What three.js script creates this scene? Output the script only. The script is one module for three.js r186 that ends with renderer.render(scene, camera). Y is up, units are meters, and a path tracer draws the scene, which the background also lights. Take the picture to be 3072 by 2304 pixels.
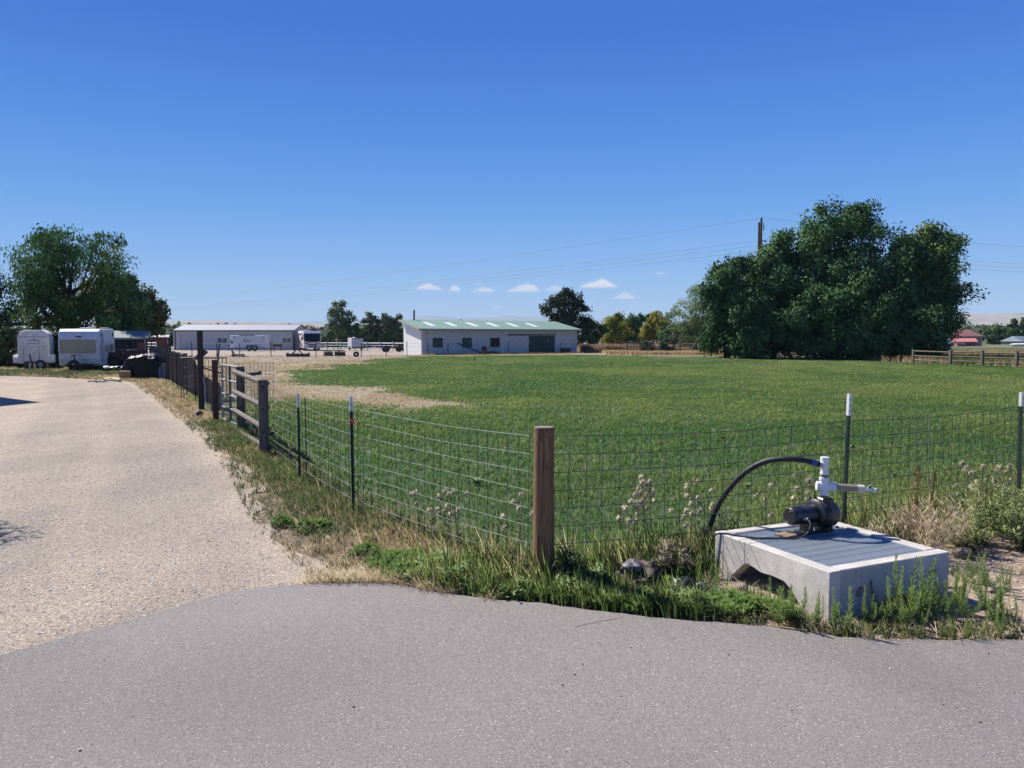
import * as THREE from 'three';
import { mergeGeometries, mergeVertices } from 'three/addons/utils/BufferGeometryUtils.js';

// ---------- camera, sky, sun, exposure ----------
const scene = new THREE.Scene();
const camera = new THREE.PerspectiveCamera(52.81, 4 / 3, 0.05, 40000);
camera.position.set(0, 2.05, 0);
camera.rotation.x = -0.0611;
const renderer = new THREE.WebGLRenderer({ antialias: true });
renderer.toneMapping = THREE.LinearToneMapping;
renderer.toneMappingExposure = 1.72;
renderer.shadowMap.enabled = true;
const SUN = new THREE.Vector3(-0.541, 0.737, -0.406).normalize();
const sun = new THREE.DirectionalLight(new THREE.Color().setRGB(1, 0.955, 0.86), 5.0);
sun.position.copy(SUN).multiplyScalar(200);
sun.castShadow = true;
sun.shadow.mapSize.set(4096, 4096);
Object.assign(sun.shadow.camera, { left: -130, right: 130, top: 130, bottom: -130, near: 1, far: 500 });
scene.add(sun, sun.target);

// ---------- numbers ----------
function rng(seed) { let a = seed >>> 0; return () => { a = (a + 0x6D2B79F5) >>> 0; let t = a; t = Math.imul(t ^ (t >>> 15), t | 1); t ^= t + Math.imul(t ^ (t >>> 7), t | 61); return ((t ^ (t >>> 14)) >>> 0) / 4294967296; }; }
const R0 = rng(7);
const lerp = (a, b, t) => a + (b - a) * t, clamp = (x, a = 0, b = 1) => Math.min(b, Math.max(a, x));
const smooth = (a, b, x) => { const t = clamp((x - a) / (b - a)); return t * t * (3 - 2 * t); };
const HT = new Float32Array(65536); { const r = rng(99); for (let i = 0; i < 65536; i++) HT[i] = r(); }
const h2 = (x, y) => HT[((x & 255) << 8) | (y & 255)];
function n2(x, y) { const i = Math.floor(x), j = Math.floor(y); let u = x - i, v = y - j; u = u * u * (3 - 2 * u); v = v * v * (3 - 2 * v); return lerp(lerp(h2(i, j), h2(i + 1, j), u), lerp(h2(i, j + 1), h2(i + 1, j + 1), u), v); }
const fbm = (x, y, o = 4) => { let s = 0, a = 0.5, f = 1; for (let k = 0; k < o; k++) { s += a * n2(x * f + k * 17.3, y * f + k * 9.1); a *= 0.5; f *= 2.03; } return s / (1 - Math.pow(0.5, o)); };
// a tiling value noise: period p cells
function nt(x, y, p) { const i = Math.floor(x), j = Math.floor(y); let u = x - i, v = y - j; u = u * u * (3 - 2 * u); v = v * v * (3 - 2 * v); const m = (k) => ((k % p) + p) % p; return lerp(lerp(h2(m(i), m(j)), h2(m(i + 1), m(j)), u), lerp(h2(m(i), m(j + 1)), h2(m(i + 1), m(j + 1)), u), v); }

// ---------- sky: clear summer blue, small far cumulus ----------
const sl = (c) => { c /= 255; return c <= 0.04045 ? c / 12.92 : Math.pow((c + 0.055) / 1.055, 2.4); };
const EXP = renderer.toneMappingExposure;
{
  const W = 4096, H = 2048, d = new Float32Array(W * H * 4);
  const stops = [[0, 168, 198, 237], [2, 155, 193, 238], [5, 123, 177, 238], [9, 92, 157, 234], [14, 67, 134, 224], [20, 50, 113, 210], [27, 43, 101, 200], [45, 33, 86, 182], [90, 26, 70, 158]].map(s => [s[0], sl(s[1]) / EXP, sl(s[2]) / EXP, sl(s[3]) / EXP]);
  // far clouds: bearing from north in degrees, elevation of the base, width, height, opacity
  const clouds = [[-6.15, 3.45, 1.35, 0.62, .9], [-4.25, 3.35, 0.62, 0.55, .75], [-2.15, 3.3, 1.3, 0.42, .75], [-2.5, 3.75, 0.7, .3, .3], [0.85, 3.3, 1.9, 0.75, .8], [3.1, 3.35, 1.0, .6, .55], [6.35, 3.6, 1.95, 0.7, .95], [8.2, 2.75, 1.3, 0.65, .65], [-1.1, 2.1, 0.7, .35, .3], [10.7, 4.5, 0.7, .3, .3], [8.8, 1.55, 1.0, .3, .25], [24, 3.1, 1.5, .5, .6], [-48, 3.2, 1.6, .6, .7], [52, 3.4, 2, .7, .7], [75, 3.1, 1.4, .6, .6], [-80, 3.3, 1.7, .6, .6]];
  for (let j = 0; j < H; j++) {
    const el = (j + 0.5) / H * 180 - 90, e = Math.max(0, el);
    let k = 0; while (k < stops.length - 2 && e > stops[k + 1][0]) k++;
    const a = stops[k], b = stops[k + 1], t = clamp((e - a[0]) / (b[0] - a[0]));
    const base = [1, 2, 3].map(i => lerp(a[i], b[i], t));
    for (let i = 0; i < W; i++) { const o = (j * W + i) * 4; d[o] = base[0]; d[o + 1] = base[1]; d[o + 2] = base[2]; d[o + 3] = 1; }
    if (el > 1 && el < 6) for (let ci = 0; ci < clouds.length; ci++) {
      let [az, ce, w, h, op] = clouds[ci]; w *= .8; h *= .85;
      const v = (el - ce) / h; if (v < -0.5 || v > 1.6) continue;
      // equirectangular: u = atan2(z, x) / 2pi + 0.5, north is -z
      const mid = ((az - 90) / 360 + 0.5) * W, half = w / 360 * W;
      for (let i = Math.floor(mid - half); i <= mid + half; i++) {
        const q = (i - mid) / (half / 1.0), edge = 1 - q * q * 1.15;
        const lump = fbm(i * 0.10 + ci * 31, j * 0.13 + ci * 7, 4);
        const topv = edge * (0.55 + 0.9 * (fbm(i * 0.16 + ci * 50, ci * 3.1, 3) - 0.2));
        const m = smooth(-0.12, 0.12, v) * smooth(topv + 0.12, topv - 0.22, v) * smooth(0.18, 0.5, lump + 0.25 * edge) * op;
        if (m > 0.003) { const o = (j * W + ((i % W) + W) % W) * 4; const s = (0.86 + 0.12 * clamp(v)) / EXP; d[o] = lerp(d[o], s * 0.97, m); d[o + 1] = lerp(d[o + 1], s * 0.95, m); d[o + 2] = lerp(d[o + 2], s * 1.0, m); }
      }
    }
  }
  const t = new THREE.DataTexture(d, W, H, THREE.RGBAFormat, THREE.FloatType);
  t.mapping = THREE.EquirectangularReflectionMapping; t.magFilter = THREE.LinearFilter; t.minFilter = THREE.LinearFilter; t.needsUpdate = true;
  scene.background = t; scene.environment = t;
}
scene.fog = new THREE.FogExp2(new THREE.Color(0.66, 0.86, 1.0), 0.00009);

// ---------- naming ----------
const taken = {};
function numbered(n) { const k = taken[n] = (taken[n] ?? -1) + 1; return k ? `${n}_${String(k).padStart(3, '0')}` : n; }
function tag(o, label, category, group, kind) { if (label) o.userData.label = label; if (category) o.userData.category = category; if (group) o.userData.group = group; if (kind) o.userData.kind = kind; return o; }
function thing(name, label, category, pos = [0, 0, 0], turn = 0, group) { const o = new THREE.Group(); o.name = numbered(name); o.position.set(...pos); o.rotation.y = turn; scene.add(o); return tag(o, label, category, group); }
function mesh(name, geo, mat, parent) { const m = new THREE.Mesh(Array.isArray(geo) ? merge(geo) : geo, mat); m.name = parent ? name : numbered(name); m.castShadow = m.receiveShadow = true; (parent || scene).add(m); return m; }
function copyOf(o, pos, turn, label, scale) { const c = o.clone(); c.name = numbered(o.name.replace(/_\d{3}$/, '')); c.userData = { ...o.userData }; c.position.set(...pos); c.rotation.y = turn; if (label) c.userData.label = label; if (scale) c.scale.setScalar(scale); scene.add(c); return c; }

// ---------- shapes (position, normal, uv in metres; never indexed) ----------
const merge = (l) => l.length === 1 ? l[0] : mergeGeometries(l);
function planarUV(g) { const p = g.attributes.position, n = g.attributes.normal, u = new Float32Array(p.count * 2); for (let i = 0; i < p.count; i++) { const a = Math.abs(n.getX(i)), b = Math.abs(n.getY(i)), c = Math.abs(n.getZ(i)); if (b >= a && b >= c) { u[2 * i] = p.getX(i); u[2 * i + 1] = p.getZ(i); } else if (a > c) { u[2 * i] = p.getZ(i); u[2 * i + 1] = p.getY(i); } else { u[2 * i] = p.getX(i); u[2 * i + 1] = p.getY(i); } } g.setAttribute('uv', new THREE.BufferAttribute(u, 2)); return g; }
const flat = (g) => { const o = g.index ? g.toNonIndexed() : g; for (const k of Object.keys(o.attributes)) if (!['position', 'normal', 'uv'].includes(k)) o.deleteAttribute(k); return o; };
// chamfered box: centre of its base at x, y, z
function bx(w, h, d, x = 0, y = 0, z = 0, ry = 0, ch = 0) {
  let g;
  if (ch > 0) { const s = new THREE.Shape(), a = w / 2 - ch, b = d / 2 - ch; s.moveTo(-a, -b); s.lineTo(a, -b); s.lineTo(a, b); s.lineTo(-a, b); s.closePath(); g = new THREE.ExtrudeGeometry(s, { depth: h - 2 * ch, bevelEnabled: true, bevelSize: ch, bevelThickness: ch, bevelSegments: 1, steps: 1 }); g.rotateX(-Math.PI / 2); g.translate(0, ch, 0); }
  else { g = new THREE.BoxGeometry(w, h, d); g.translate(0, h / 2, 0); }
  g = planarUV(flat(g)); if (ry) g.rotateY(ry); g.translate(x, y, z); return g;
}
const V = (x, y, z) => new THREE.Vector3(x, y, z);
// round bar from a to b
function rod(a, b, r1, r2 = r1, seg = 8, open = false, bend = 0) {
  const A = V(...a), B = V(...b), L = A.distanceTo(B), g0 = new THREE.CylinderGeometry(r2, r1, L, seg, bend ? 8 : 1, open);
  const g = flat(g0), p = g.attributes.position, u = g.attributes.uv, n = g.attributes.normal;
  for (let i = 0; i < p.count; i++) { if (Math.abs(n.getY(i)) > 0.9) u.setXY(i, p.getX(i), p.getZ(i)); else u.setXY(i, u.getX(i) * 2 * Math.PI * Math.max(r1, r2), u.getY(i) * L); if (bend) p.setX(i, p.getX(i) + bend * (1 - Math.pow(2 * p.getY(i) / L, 2))); }
  g.applyQuaternion(new THREE.Quaternion().setFromUnitVectors(V(0, 1, 0), B.clone().sub(A).normalize())); g.translate((A.x + B.x) / 2, (A.y + B.y) / 2, (A.z + B.z) / 2); return g;
}
// square bar from a to b
function bar(a, b, w, d = w, roll = 0) { const A = V(...a), B = V(...b), L = A.distanceTo(B), g = bx(w, L, d, 0, -L / 2, 0, roll); const dir = B.clone().sub(A).normalize(); g.applyQuaternion(new THREE.Quaternion().setFromUnitVectors(V(0, 1, 0), dir)); g.translate((A.x + B.x) / 2, (A.y + B.y) / 2, (A.z + B.z) / 2); return g; }
function pipe(pts, r, seg = 8, n = 24) { const g = flat(new THREE.TubeGeometry(new THREE.CatmullRomCurve3(pts.map(p => V(...p))), n, r, seg)); return g; }
function lathe(prof, seg = 20) { return flat(new THREE.LatheGeometry(prof.map(p => new THREE.Vector2(...p)), seg)); }
function extr(pts, depth, holes = [], bevel = 0) { const s = new THREE.Shape(pts.map(p => new THREE.Vector2(...p))); for (const h of holes) s.holes.push(new THREE.Path(h.map(p => new THREE.Vector2(...p)))); return planarUV(flat(new THREE.ExtrudeGeometry(s, { depth, bevelEnabled: bevel > 0, bevelSize: bevel, bevelThickness: bevel, bevelSegments: 1, curveSegments: 10 }))); }
const circ = (x, y, r, n = 16) => Array.from({ length: n }, (_, i) => [x + r * Math.cos(i / n * 6.2832), y + r * Math.sin(i / n * 6.2832)]);
// a heap of small faces with vertex colours
class Faces {
  constructor() { this.p = []; this.n = []; this.c = []; }
  tri(a, b, c, nn, col) { const ux = b.x - a.x, uy = b.y - a.y, uz = b.z - a.z, vx = c.x - a.x, vy = c.y - a.y, vz = c.z - a.z; if ((uy * vz - uz * vy) * nn.x + (uz * vx - ux * vz) * nn.y + (ux * vy - uy * vx) * nn.z < 0) [b, c] = [c, b]; for (const v of [a, b, c]) { this.p.push(v.x, v.y, v.z); this.n.push(nn.x, nn.y, nn.z); this.c.push(col[0], col[1], col[2]); } }
  // leaf: diamond from base b along d (length l), width w, side s
  leaf(b, d, s, l, w, nn, col) { const m = b.clone().addScaledVector(d, l * 0.45), t = b.clone().addScaledVector(d, l), q = m.clone().addScaledVector(s, w / 2), r = m.addScaledVector(s, -w / 2); this.tri(b, q, t, nn, col); this.tri(b, t, r, nn, col); }
  geo() { const g = new THREE.BufferGeometry(); g.setAttribute('position', new THREE.Float32BufferAttribute(this.p, 3)); g.setAttribute('normal', new THREE.Float32BufferAttribute(this.n, 3)); g.setAttribute('color', new THREE.Float32BufferAttribute(this.c, 3)); return g; }
}

// ---------- textures and materials ----------
function tex(w, h, fn, srgb = true) { const d = new Uint8Array(w * h * 4); for (let j = 0; j < h; j++) for (let i = 0; i < w; i++) { const c = fn(i, j), o = (j * w + i) * 4; d[o] = clamp(c[0], 0, 1) * 255; d[o + 1] = clamp(c[1], 0, 1) * 255; d[o + 2] = clamp(c[2], 0, 1) * 255; d[o + 3] = 255; } const t = new THREE.DataTexture(d, w, h); if (srgb) t.colorSpace = THREE.SRGBColorSpace; t.wrapS = t.wrapT = THREE.RepeatWrapping; t.magFilter = THREE.LinearFilter; t.minFilter = THREE.LinearMipmapLinearFilter; t.generateMipmaps = true; t.needsUpdate = true; return t; }
const rep = (t, mx, my = mx) => { t.repeat.set(1 / mx, 1 / my); return t; };
const lin = (r, g, b) => new THREE.Color().setRGB(r, g, b);
const mat = (r, g, b, rough = 0.85, o = {}) => new THREE.MeshPhysicalMaterial({ color: lin(r * .86, g * .86, b * .86), roughness: rough, side: THREE.DoubleSide, ...o });
const gray = (v) => [v, v, v];

const woodGrain = rep(tex(256, 1024, (i, j) => { const a = nt(i / 8, j / 256, 32) * .55 + nt(i / 3, j / 128, 86) * .3 + nt(i / 1.5, j / 64, 170) * .15; const crack = nt(i / 6 + 40, j / 170, 43) > 0.86 ? 0.45 : 1; return gray((0.50 + 0.50 * a) * crack); }), 0.25, 1.2);
const mottle = rep(tex(512, 512, (i, j) => { const a = nt(i / 64, j / 64, 8) * .4 + nt(i / 16, j / 16, 32) * .3 + nt(i / 4, j / 4, 128) * .2 + nt(i, j, 256) * .1; return gray(0.72 + 0.28 * a); }), 1.1);
const concreteMap = rep(tex(1024, 1024, (i, j) => { const wx = i + 40 * nt(i / 64, j / 64, 16), wy = j + 40 * nt(i / 64 + 5, j / 64, 16), a = nt(wx / 170, wy / 170, 6) * .3 + nt(wx / 52, wy / 52, 20) * .25 + nt(i / 9, j / 9, 113) * .2 + nt(i / 2, j / 2, 256) * .25; const pit = nt(i / 6 + 3, j / 6, 170) > 0.94 ? 0.72 : 1; return gray((0.64 + 0.36 * a) * pit); }), 1.3);
const M = {
  concrete: mat(.88, .81, .74, .92, { map: concreteMap, bumpMap: concreteMap, bumpScale: 0.004 }),
  postWood: mat(.47, .245, .11, .85, { map: woodGrain, bumpMap: woodGrain, bumpScale: 0.006 }),
  grayWood: mat(.31, .25, .195, .95, { map: woodGrain, bumpMap: woodGrain, bumpScale: 0.006 }),
  darkWood: mat(.085, .07, .062, .95, { map: woodGrain }),
  paleWood: mat(.42, .37, .31, .95, { map: woodGrain }),
  railWood: mat(.33, .285, .24, .95, { map: woodGrain, bumpMap: woodGrain, bumpScale: 0.006 }),
  rustPost: mat(.15, .062, .04, .8, { map: woodGrain }),
  galv: mat(.42, .44, .47, .45, { metalness: .6, map: mottle }),
  wire: mat(.24, .26, .24, .55, { metalness: .2 }),
  wireDark: mat(.05, .07, .058, .7),
  tpost: mat(.018, .045, .034, .5),
  tpostOld: mat(.03, .026, .026, .7),
  white: mat(.78, .78, .77, .5),
  whiteOld: mat(.66, .66, .64, .6, { map: mottle }),
  pvc: mat(.80, .80, .80, .32),
  pvcGray: mat(.11, .115, .125, .4),
  black: mat(.012, .013, .015, .38),
  blackPaint: mat(.016, .017, .02, .42, { clearcoat: .25, clearcoatRoughness: .4 }),
  rubber: mat(.018, .018, .02, .6),
  tyre: mat(.02, .02, .02, .85),
  steelDark: mat(.06, .05, .05, .7),
  rust: mat(.16, .075, .045, .85, { map: mottle }),
  blue: mat(.02, .08, .34, .35),
  glassDark: mat(.012, .015, .02, .08, { clearcoat: 1, clearcoatRoughness: .03 }),
  grate: mat(.44, .51, .585, .45, { metalness: .35, map: mottle }),
  aqua: mat(.34, .66, .58, .4),
  clearTube: mat(.80, .76, .58, .1, { transmission: .75, thickness: 0 }),
  straw: mat(.45, .29, .14, .95),
};
const M_leaf = (o = {}) => new THREE.MeshPhysicalMaterial({ color: lin(.88, .88, .88), vertexColors: true, roughness: .8, specularIntensity: .25, side: THREE.DoubleSide, ...o });
const leafMat = M_leaf(), leafThin = M_leaf({ transmission: .35, roughness: 1, thickness: 0 });

// ---------- lines of the place (metres; x right, z towards the camera) ----------
const frontFence = [[0.26, -6.28], [3.21, -7.41], [5.95, -9.0], [10, -11.3], [60, -40]];
const driveFence = [[0.26, -6.28], [-1.81, -8.75], [-3.01, -10.87], [-4.25, -13.17], [-5.95, -16.92], [-7.08, -18.45], [-8.46, -21.0], [-17.7, -38.7], [-30, -62]];
const roadEdge = [[-40, 16], [-14, 1.4], [-6, -3.1], [-3.26, -4.81], [-2.95, -5.16], [-2.63, -5.54], [-2.39, -5.87], [-2.16, -6.07], [-1.77, -6.22], [-1.38, -6.26], [-0.92, -6.23], [-0.725, -6.09], [-0.44, -5.96], [-0.175, -5.86], [0.195, -5.775], [0.75, -5.56], [1.05, -5.46], [1.56, -5.35], [1.94, -5.24], [2.2, -5.11], [2.59, -5.06], [3.43, -5.06], [6, -5.1], [14, -5.6], [40, -8]];
const driveEdge = [[-0.9, -5.4], [-1.38, -6.3], [-1.55, -6.58], [-2.11, -7.46], [-2.83, -8.87], [-3.72, -10.87], [-5.57, -14.65], [-8.4, -19.77], [-13.0, -27.96], [-17.1, -35], [-23.3, -39], [-26.7, -40.3], [-60, -47]];
const along = (L, x) => { let k = 0; while (k < L.length - 2 && x > L[k + 1][0]) k++; const a = L[k], b = L[k + 1]; return lerp(a[1], b[1], (x - a[0]) / (b[0] - a[0])); };
const driveZ = [...driveFence].reverse(), driveEdgeR = [...driveEdge].reverse();
const roadZ = (x) => along(roadEdge, x);
const inField = (x, z) => x > 0.26 ? z < along(frontFence, x) : z < -62 ? true : x > alongZ(driveFence, z);
function alongZ(L, z) { let k = 0; while (k < L.length - 2 && z < L[k + 1][1]) k++; const a = L[k], b = L[k + 1]; return lerp(a[0], b[0], (z - a[1]) / (b[1] - a[1])); }
const driveX = (z) => alongZ(driveEdge, z);
const poly = (P, x, z) => { let c = false; for (let i = 0, j = P.length - 1; i < P.length; j = i++) if ((P[i][1] > z) !== (P[j][1] > z) && x < (P[j][0] - P[i][0]) * (z - P[i][1]) / (P[j][1] - P[i][1]) + P[i][0]) c = !c; return c; };
const polyDist = (P, x, z) => { let m = 1e9; for (let i = 0, j = P.length - 1; i < P.length; j = i++) { const ax = P[j][0], az = P[j][1], dx = P[i][0] - ax, dz = P[i][1] - az, t = clamp(((x - ax) * dx + (z - az) * dz) / (dx * dx + dz * dz || 1)); m = Math.min(m, Math.hypot(x - ax - t * dx, z - az - t * dz)); } return poly(P, x, z) ? m : -m; };
// worn straw-coloured part of the field, and the bare yard behind it
const wornPoly = [[-7.3, -19.5], [-8.0, -24], [-7.2, -25.2], [-5.2, -23.6], [-2.9, -21.9], [-0.4, -22.9], [-2.4, -25.4], [-5.6, -30.2], [-9.8, -35.6], [-12.3, -44], [-12.6, -55], [-11.6, -63], [-10.6, -74], [-10.4, -78.2], [6.5, -88.5], [14, -83.5], [24, -80], [38, -98], [38, -140], [-80, -140], [-80, -62], [-30, -62], [-17.7, -38.7]];
const yardPoly = [[-13, -70], [-20, -66], [-40, -66], [-90, -80], [-90, -150], [-10, -150], [-12, -92], [-10.8, -84]];
// how worn the field is at a point, 0 green to 1 straw
function worn(x, z) { const w = (fbm(x * .35, z * .2, 4) - .5) * 4.2 * clamp(-z / 40, .5, 1.6); const d = polyDist(wornPoly, x, z) + w; const f = (fbm(x * 1.7, z * 1.1 + 7, 3) - .5) * 2.2; return smooth(-1.3, 1.1, d + f); }
const C = { green: [.060, .120, .030], green2: [.125, .17, .048], straw: [.40, .29, .155], pale: [.52, .44, .31], yard: [.50, .40, .32], soil: [.52, .38, .275], verge: [.27, .195, .115], dark: [.13, .09, .06] };
const mixc = (a, b, t) => [lerp(a[0], b[0], t), lerp(a[1], b[1], t), lerp(a[2], b[2], t)];
function groundColour(x, z) {
  const near = fbm(x * 1.3 + 5, z * 1.3, 4), big = fbm(x * .22 + 9, z * .13 + 3, 3);
  if (Math.abs(x) > 140 || z < -150 || z > 12) { const f = fbm(x * .004, z * .0022 + 7, 4); return f > .52 ? mixc(C.green, [.10, .15, .05], clamp((f - .52) * 6)) : mixc([.30, .25, .13], C.green2, clamp((f - .36) * 6)); }
  if (inField(x, z)) {
    let c = mixc(C.green, C.green2, smooth(.35, .7, big * .6 + near * .4));
    const w = worn(x, z), dry = mixc(C.straw, C.pale, smooth(.45, .75, fbm(x * .5, z * .3 + 40, 3)));
    c = mixc(c, dry, w);
    c = mixc(c, C.yard, smooth(-1.5, 2, polyDist(yardPoly, x, z) + (near - .5) * 3));
    const fd = x > .26 ? along(frontFence, x) - z : x - alongZ(driveFence, z);
    if (z > -70) c = mixc(mixc(C.verge, C.straw, near), c, smooth(-.2, .6 + 1.1 * near, fd));
    return c;
  }
  if (x > 1.2) return mixc(mixc(C.soil, [.62, .50, .38], smooth(.4, .7, near)), C.dark, smooth(.62, .75, fbm(x * 3, z * 3, 3)) * .5);
  if (x < -2 || z < -8) return mixc(mixc(C.verge, C.straw, smooth(.4, .62, near)), [.10, .12, .045], smooth(.5, .62, big));
  return mixc(C.verge, C.dark, near);
}
// ---------- ground sheet ----------
{
  const axis = (lo, hi, a, b, step, grow) => { const out = []; for (let v = a; v <= b + 1e-6; v += step) out.push(v); let s = step, v = b; while (v < hi) { s *= grow; v = Math.min(hi, v + s); out.push(v); } s = step; v = a; while (v > lo) { s *= grow; v = Math.max(lo, v - s); out.unshift(v); } return out; };
  const xs = axis(-17000, 17000, -44, 44, 0.4, 1.22), zs = axis(-18000, 60, -66, -4, 0.36, 1.045);
  const nx = xs.length, nz = zs.length, p = new Float32Array(nx * nz * 3), c = new Float32Array(nx * nz * 3), u = new Float32Array(nx * nz * 2), nn = new Float32Array(nx * nz * 3), idx = [];
  for (let j = 0; j < nz; j++) for (let i = 0; i < nx; i++) {
    const k = j * nx + i, x = xs[i], z = zs[j];
    p.set([x, -0.006, z], 3 * k); nn.set([0, 1, 0], 3 * k); u.set([x, z], 2 * k); c.set(groundColour(x, z), 3 * k);
    if (i && j) idx.push(k - nx - 1, k - 1, k - nx, k - nx, k - 1, k);
  }
  const g = new THREE.BufferGeometry(); g.setAttribute('position', new THREE.BufferAttribute(p, 3)); g.setAttribute('normal', new THREE.BufferAttribute(nn, 3)); g.setAttribute('uv', new THREE.BufferAttribute(u, 2)); g.setAttribute('color', new THREE.BufferAttribute(c, 3)); g.setIndex(idx);
  const t = rep(tex(1024, 1024, (i, j) => { const a = nt(i / 30, j / 30, 34) * .25 + nt(i / 8, j / 8, 128) * .35 + nt(i / 2.5, j / 2.5, 205) * .4; return gray(.62 + .38 * a); }), 2.3);
  tag(mesh('ground', g, mat(1, 1, 1, .97, { vertexColors: true, map: t, bumpMap: t, bumpScale: .02 })), 'flat ground of green pasture, straw coloured worn earth and dry verge', 'ground', null, 'structure');
}
// strip of ground between two lines of points, cut into a grid
function strip(A, B, nu, nv, y, colour) {
  const seg = (L) => { const d = [0]; for (let i = 1; i < L.length; i++) d.push(d[i - 1] + Math.hypot(L[i][0] - L[i - 1][0], L[i][1] - L[i - 1][1])); return (t) => { const s = t * d[d.length - 1]; let k = 0; while (k < L.length - 2 && s > d[k + 1]) k++; const f = (s - d[k]) / (d[k + 1] - d[k]); return [lerp(L[k][0], L[k + 1][0], f), lerp(L[k][1], L[k + 1][1], f)]; }; };
  const fa = typeof A === 'function' ? A : seg(A), fb = typeof B === 'function' ? B : seg(B), p = [], u = [], c = [], n = [], idx = [];
  for (let j = 0; j <= nv; j++) { const a = fa(j / nv), b = fb(j / nv); for (let i = 0; i <= nu; i++) { const t = Math.pow(i / nu, 1.6), x = lerp(a[0], b[0], t), z = lerp(a[1], b[1], t); p.push(x, y, z); u.push(x, z); n.push(0, 1, 0); c.push(...colour(x, z)); if (i && j) { const k = j * (nu + 1) + i; idx.push(k - nu - 2, k - 1, k - nu - 1, k - nu - 1, k - 1, k); } } }
  const g = new THREE.BufferGeometry(); for (const [k, a, s] of [['position', p, 3], ['normal', n, 3], ['uv', u, 2], ['color', c, 3]]) g.setAttribute(k, new THREE.Float32BufferAttribute(a, s)); let up = 0; for (let k = 0; k < idx.length; k += 3) { const [a, b, d] = [idx[k] * 3, idx[k + 1] * 3, idx[k + 2] * 3]; up += Math.sign((p[b + 2] - p[a + 2]) * (p[d] - p[a]) - (p[b] - p[a]) * (p[d + 2] - p[a + 2])); } if (up < 0) for (let k = 0; k < idx.length; k += 3) [idx[k + 1], idx[k + 2]] = [idx[k + 2], idx[k + 1]]; g.setIndex(idx); return g;
}
// pebbly texture: the nearest of jittered points in a grid of cells
function pebbles(size, cells, colourOf) {
  const d = new Uint8Array(size * size * 4), hgt = new Uint8Array(size * size * 4), s = size / cells;
  for (let j = 0; j < size; j++) for (let i = 0; i < size; i++) {
    const ci = Math.floor(i / s), cj = Math.floor(j / s); let b = 1e9, b2 = 1e9, id = 0;
    for (let q = -1; q <= 1; q++) for (let w = -1; w <= 1; w++) { const x = (ci + w + cells) % cells, y = (cj + q + cells) % cells, k = x * 7919 + y * 104729, jx = HT[k & 65535], jy = HT[(k * 31 + 17) & 65535], dx = i - (ci + w + jx) * s, dy = j - (cj + q + jy) * s, e = dx * dx + dy * dy; if (e < b) { b2 = b; b = e; id = k; } else if (e < b2) b2 = e; }
    const e = clamp((Math.sqrt(b2) - Math.sqrt(b)) / s * 1.6), o = (j * size + i) * 4, c = colourOf(HT[(id * 13 + 5) & 65535], HT[(id * 7 + 77) & 65535], h2(i * 3, j * 5), e);
    d[o] = clamp(c[0]) * 255; d[o + 1] = clamp(c[1]) * 255; d[o + 2] = clamp(c[2]) * 255; d[o + 3] = 255; const hh = clamp(e * (0.35 + .65 * HT[(id * 7 + 77) & 65535])) * 255; hgt[o] = hgt[o + 1] = hgt[o + 2] = hh; hgt[o + 3] = 255;
  }
  return [d, hgt].map((a, k) => { const t = new THREE.DataTexture(a, size, size); if (!k) t.colorSpace = THREE.SRGBColorSpace; t.wrapS = t.wrapT = THREE.RepeatWrapping; t.magFilter = THREE.LinearFilter; t.minFilter = THREE.LinearMipmapLinearFilter; t.generateMipmaps = true; t.needsUpdate = true; return t; });
}
// ---------- gravel driveway ----------
const dEdge = driveEdge.map(([x, z], i) => [x, z]);
{
  const [gm, gh] = pebbles(2048, 290, (a, b, f, e) => { const v = a < .12 ? .46 + .18 * b : a > .90 ? .93 : .72 + .17 * b; return [v + .03 * (f - .5), v * (.95 - .03 * b) + .03 * (f - .5), v * (.895 - .05 * b) + .03 * (f - .5)]; });
  rep(gm, 3.6); rep(gh, 3.6);
  const right = strip; const L = dEdge.map(([x, z]) => [-48, z * 1.02 + 14 * clamp((z + 12) / 7)]);
  const edgeF = (t) => { // the right edge, ragged
    let d = [0]; for (let i = 1; i < dEdge.length; i++) d.push(d[i - 1] + Math.hypot(dEdge[i][0] - dEdge[i - 1][0], dEdge[i][1] - dEdge[i - 1][1]));
    const s = Math.pow(t, 1.7) * d[d.length - 1]; let k = 0; while (k < dEdge.length - 2 && s > d[k + 1]) k++; const f = (s - d[k]) / (d[k + 1] - d[k]);
    const x = lerp(dEdge[k][0], dEdge[k + 1][0], f), z = lerp(dEdge[k][1], dEdge[k + 1][1], f), w = (fbm(s * 1.6, 3.3, 3) - .5) * .55 + (fbm(s * .3, 8, 2) - .5) * .5; return [x + w, z + w * .3];
  };
  const leftF = (t) => { const e = edgeF(t); return [-48, e[1] * 1.02 + 16 * clamp((e[1] + 12) / 6)]; };
  const col = (x, z) => { const e = driveX(Math.min(z, -6)) - x, tr = smooth(.5, 1.1, Math.abs(e - 1.3)) * smooth(.5, 1.1, Math.abs(e - 3.1)); const f = fbm(x * .8, z * .45, 4) * .6 + fbm(x * 2.6 + 4, z * 1.7, 3) * .4, v = .66 + .52 * f + .06 * tr; const g = (1 - tr) * .16 * (.4 + 1.2 * n2(x * .6, z * .3)); return [v * .88 - g * .6, v * .82 - g * .45, v * .745 - g * .25]; };
  const g = strip(edgeF, leftF, 110, 260, 0.004, col);
  tag(mesh('gravel_driveway', g, mat(1, 1, 1, .95, { vertexColors: true, map: gm, bumpMap: gh, bumpScale: .015 })), 'pale crushed gravel driveway beside the fence', 'driveway', null, 'structure');
}
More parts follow.
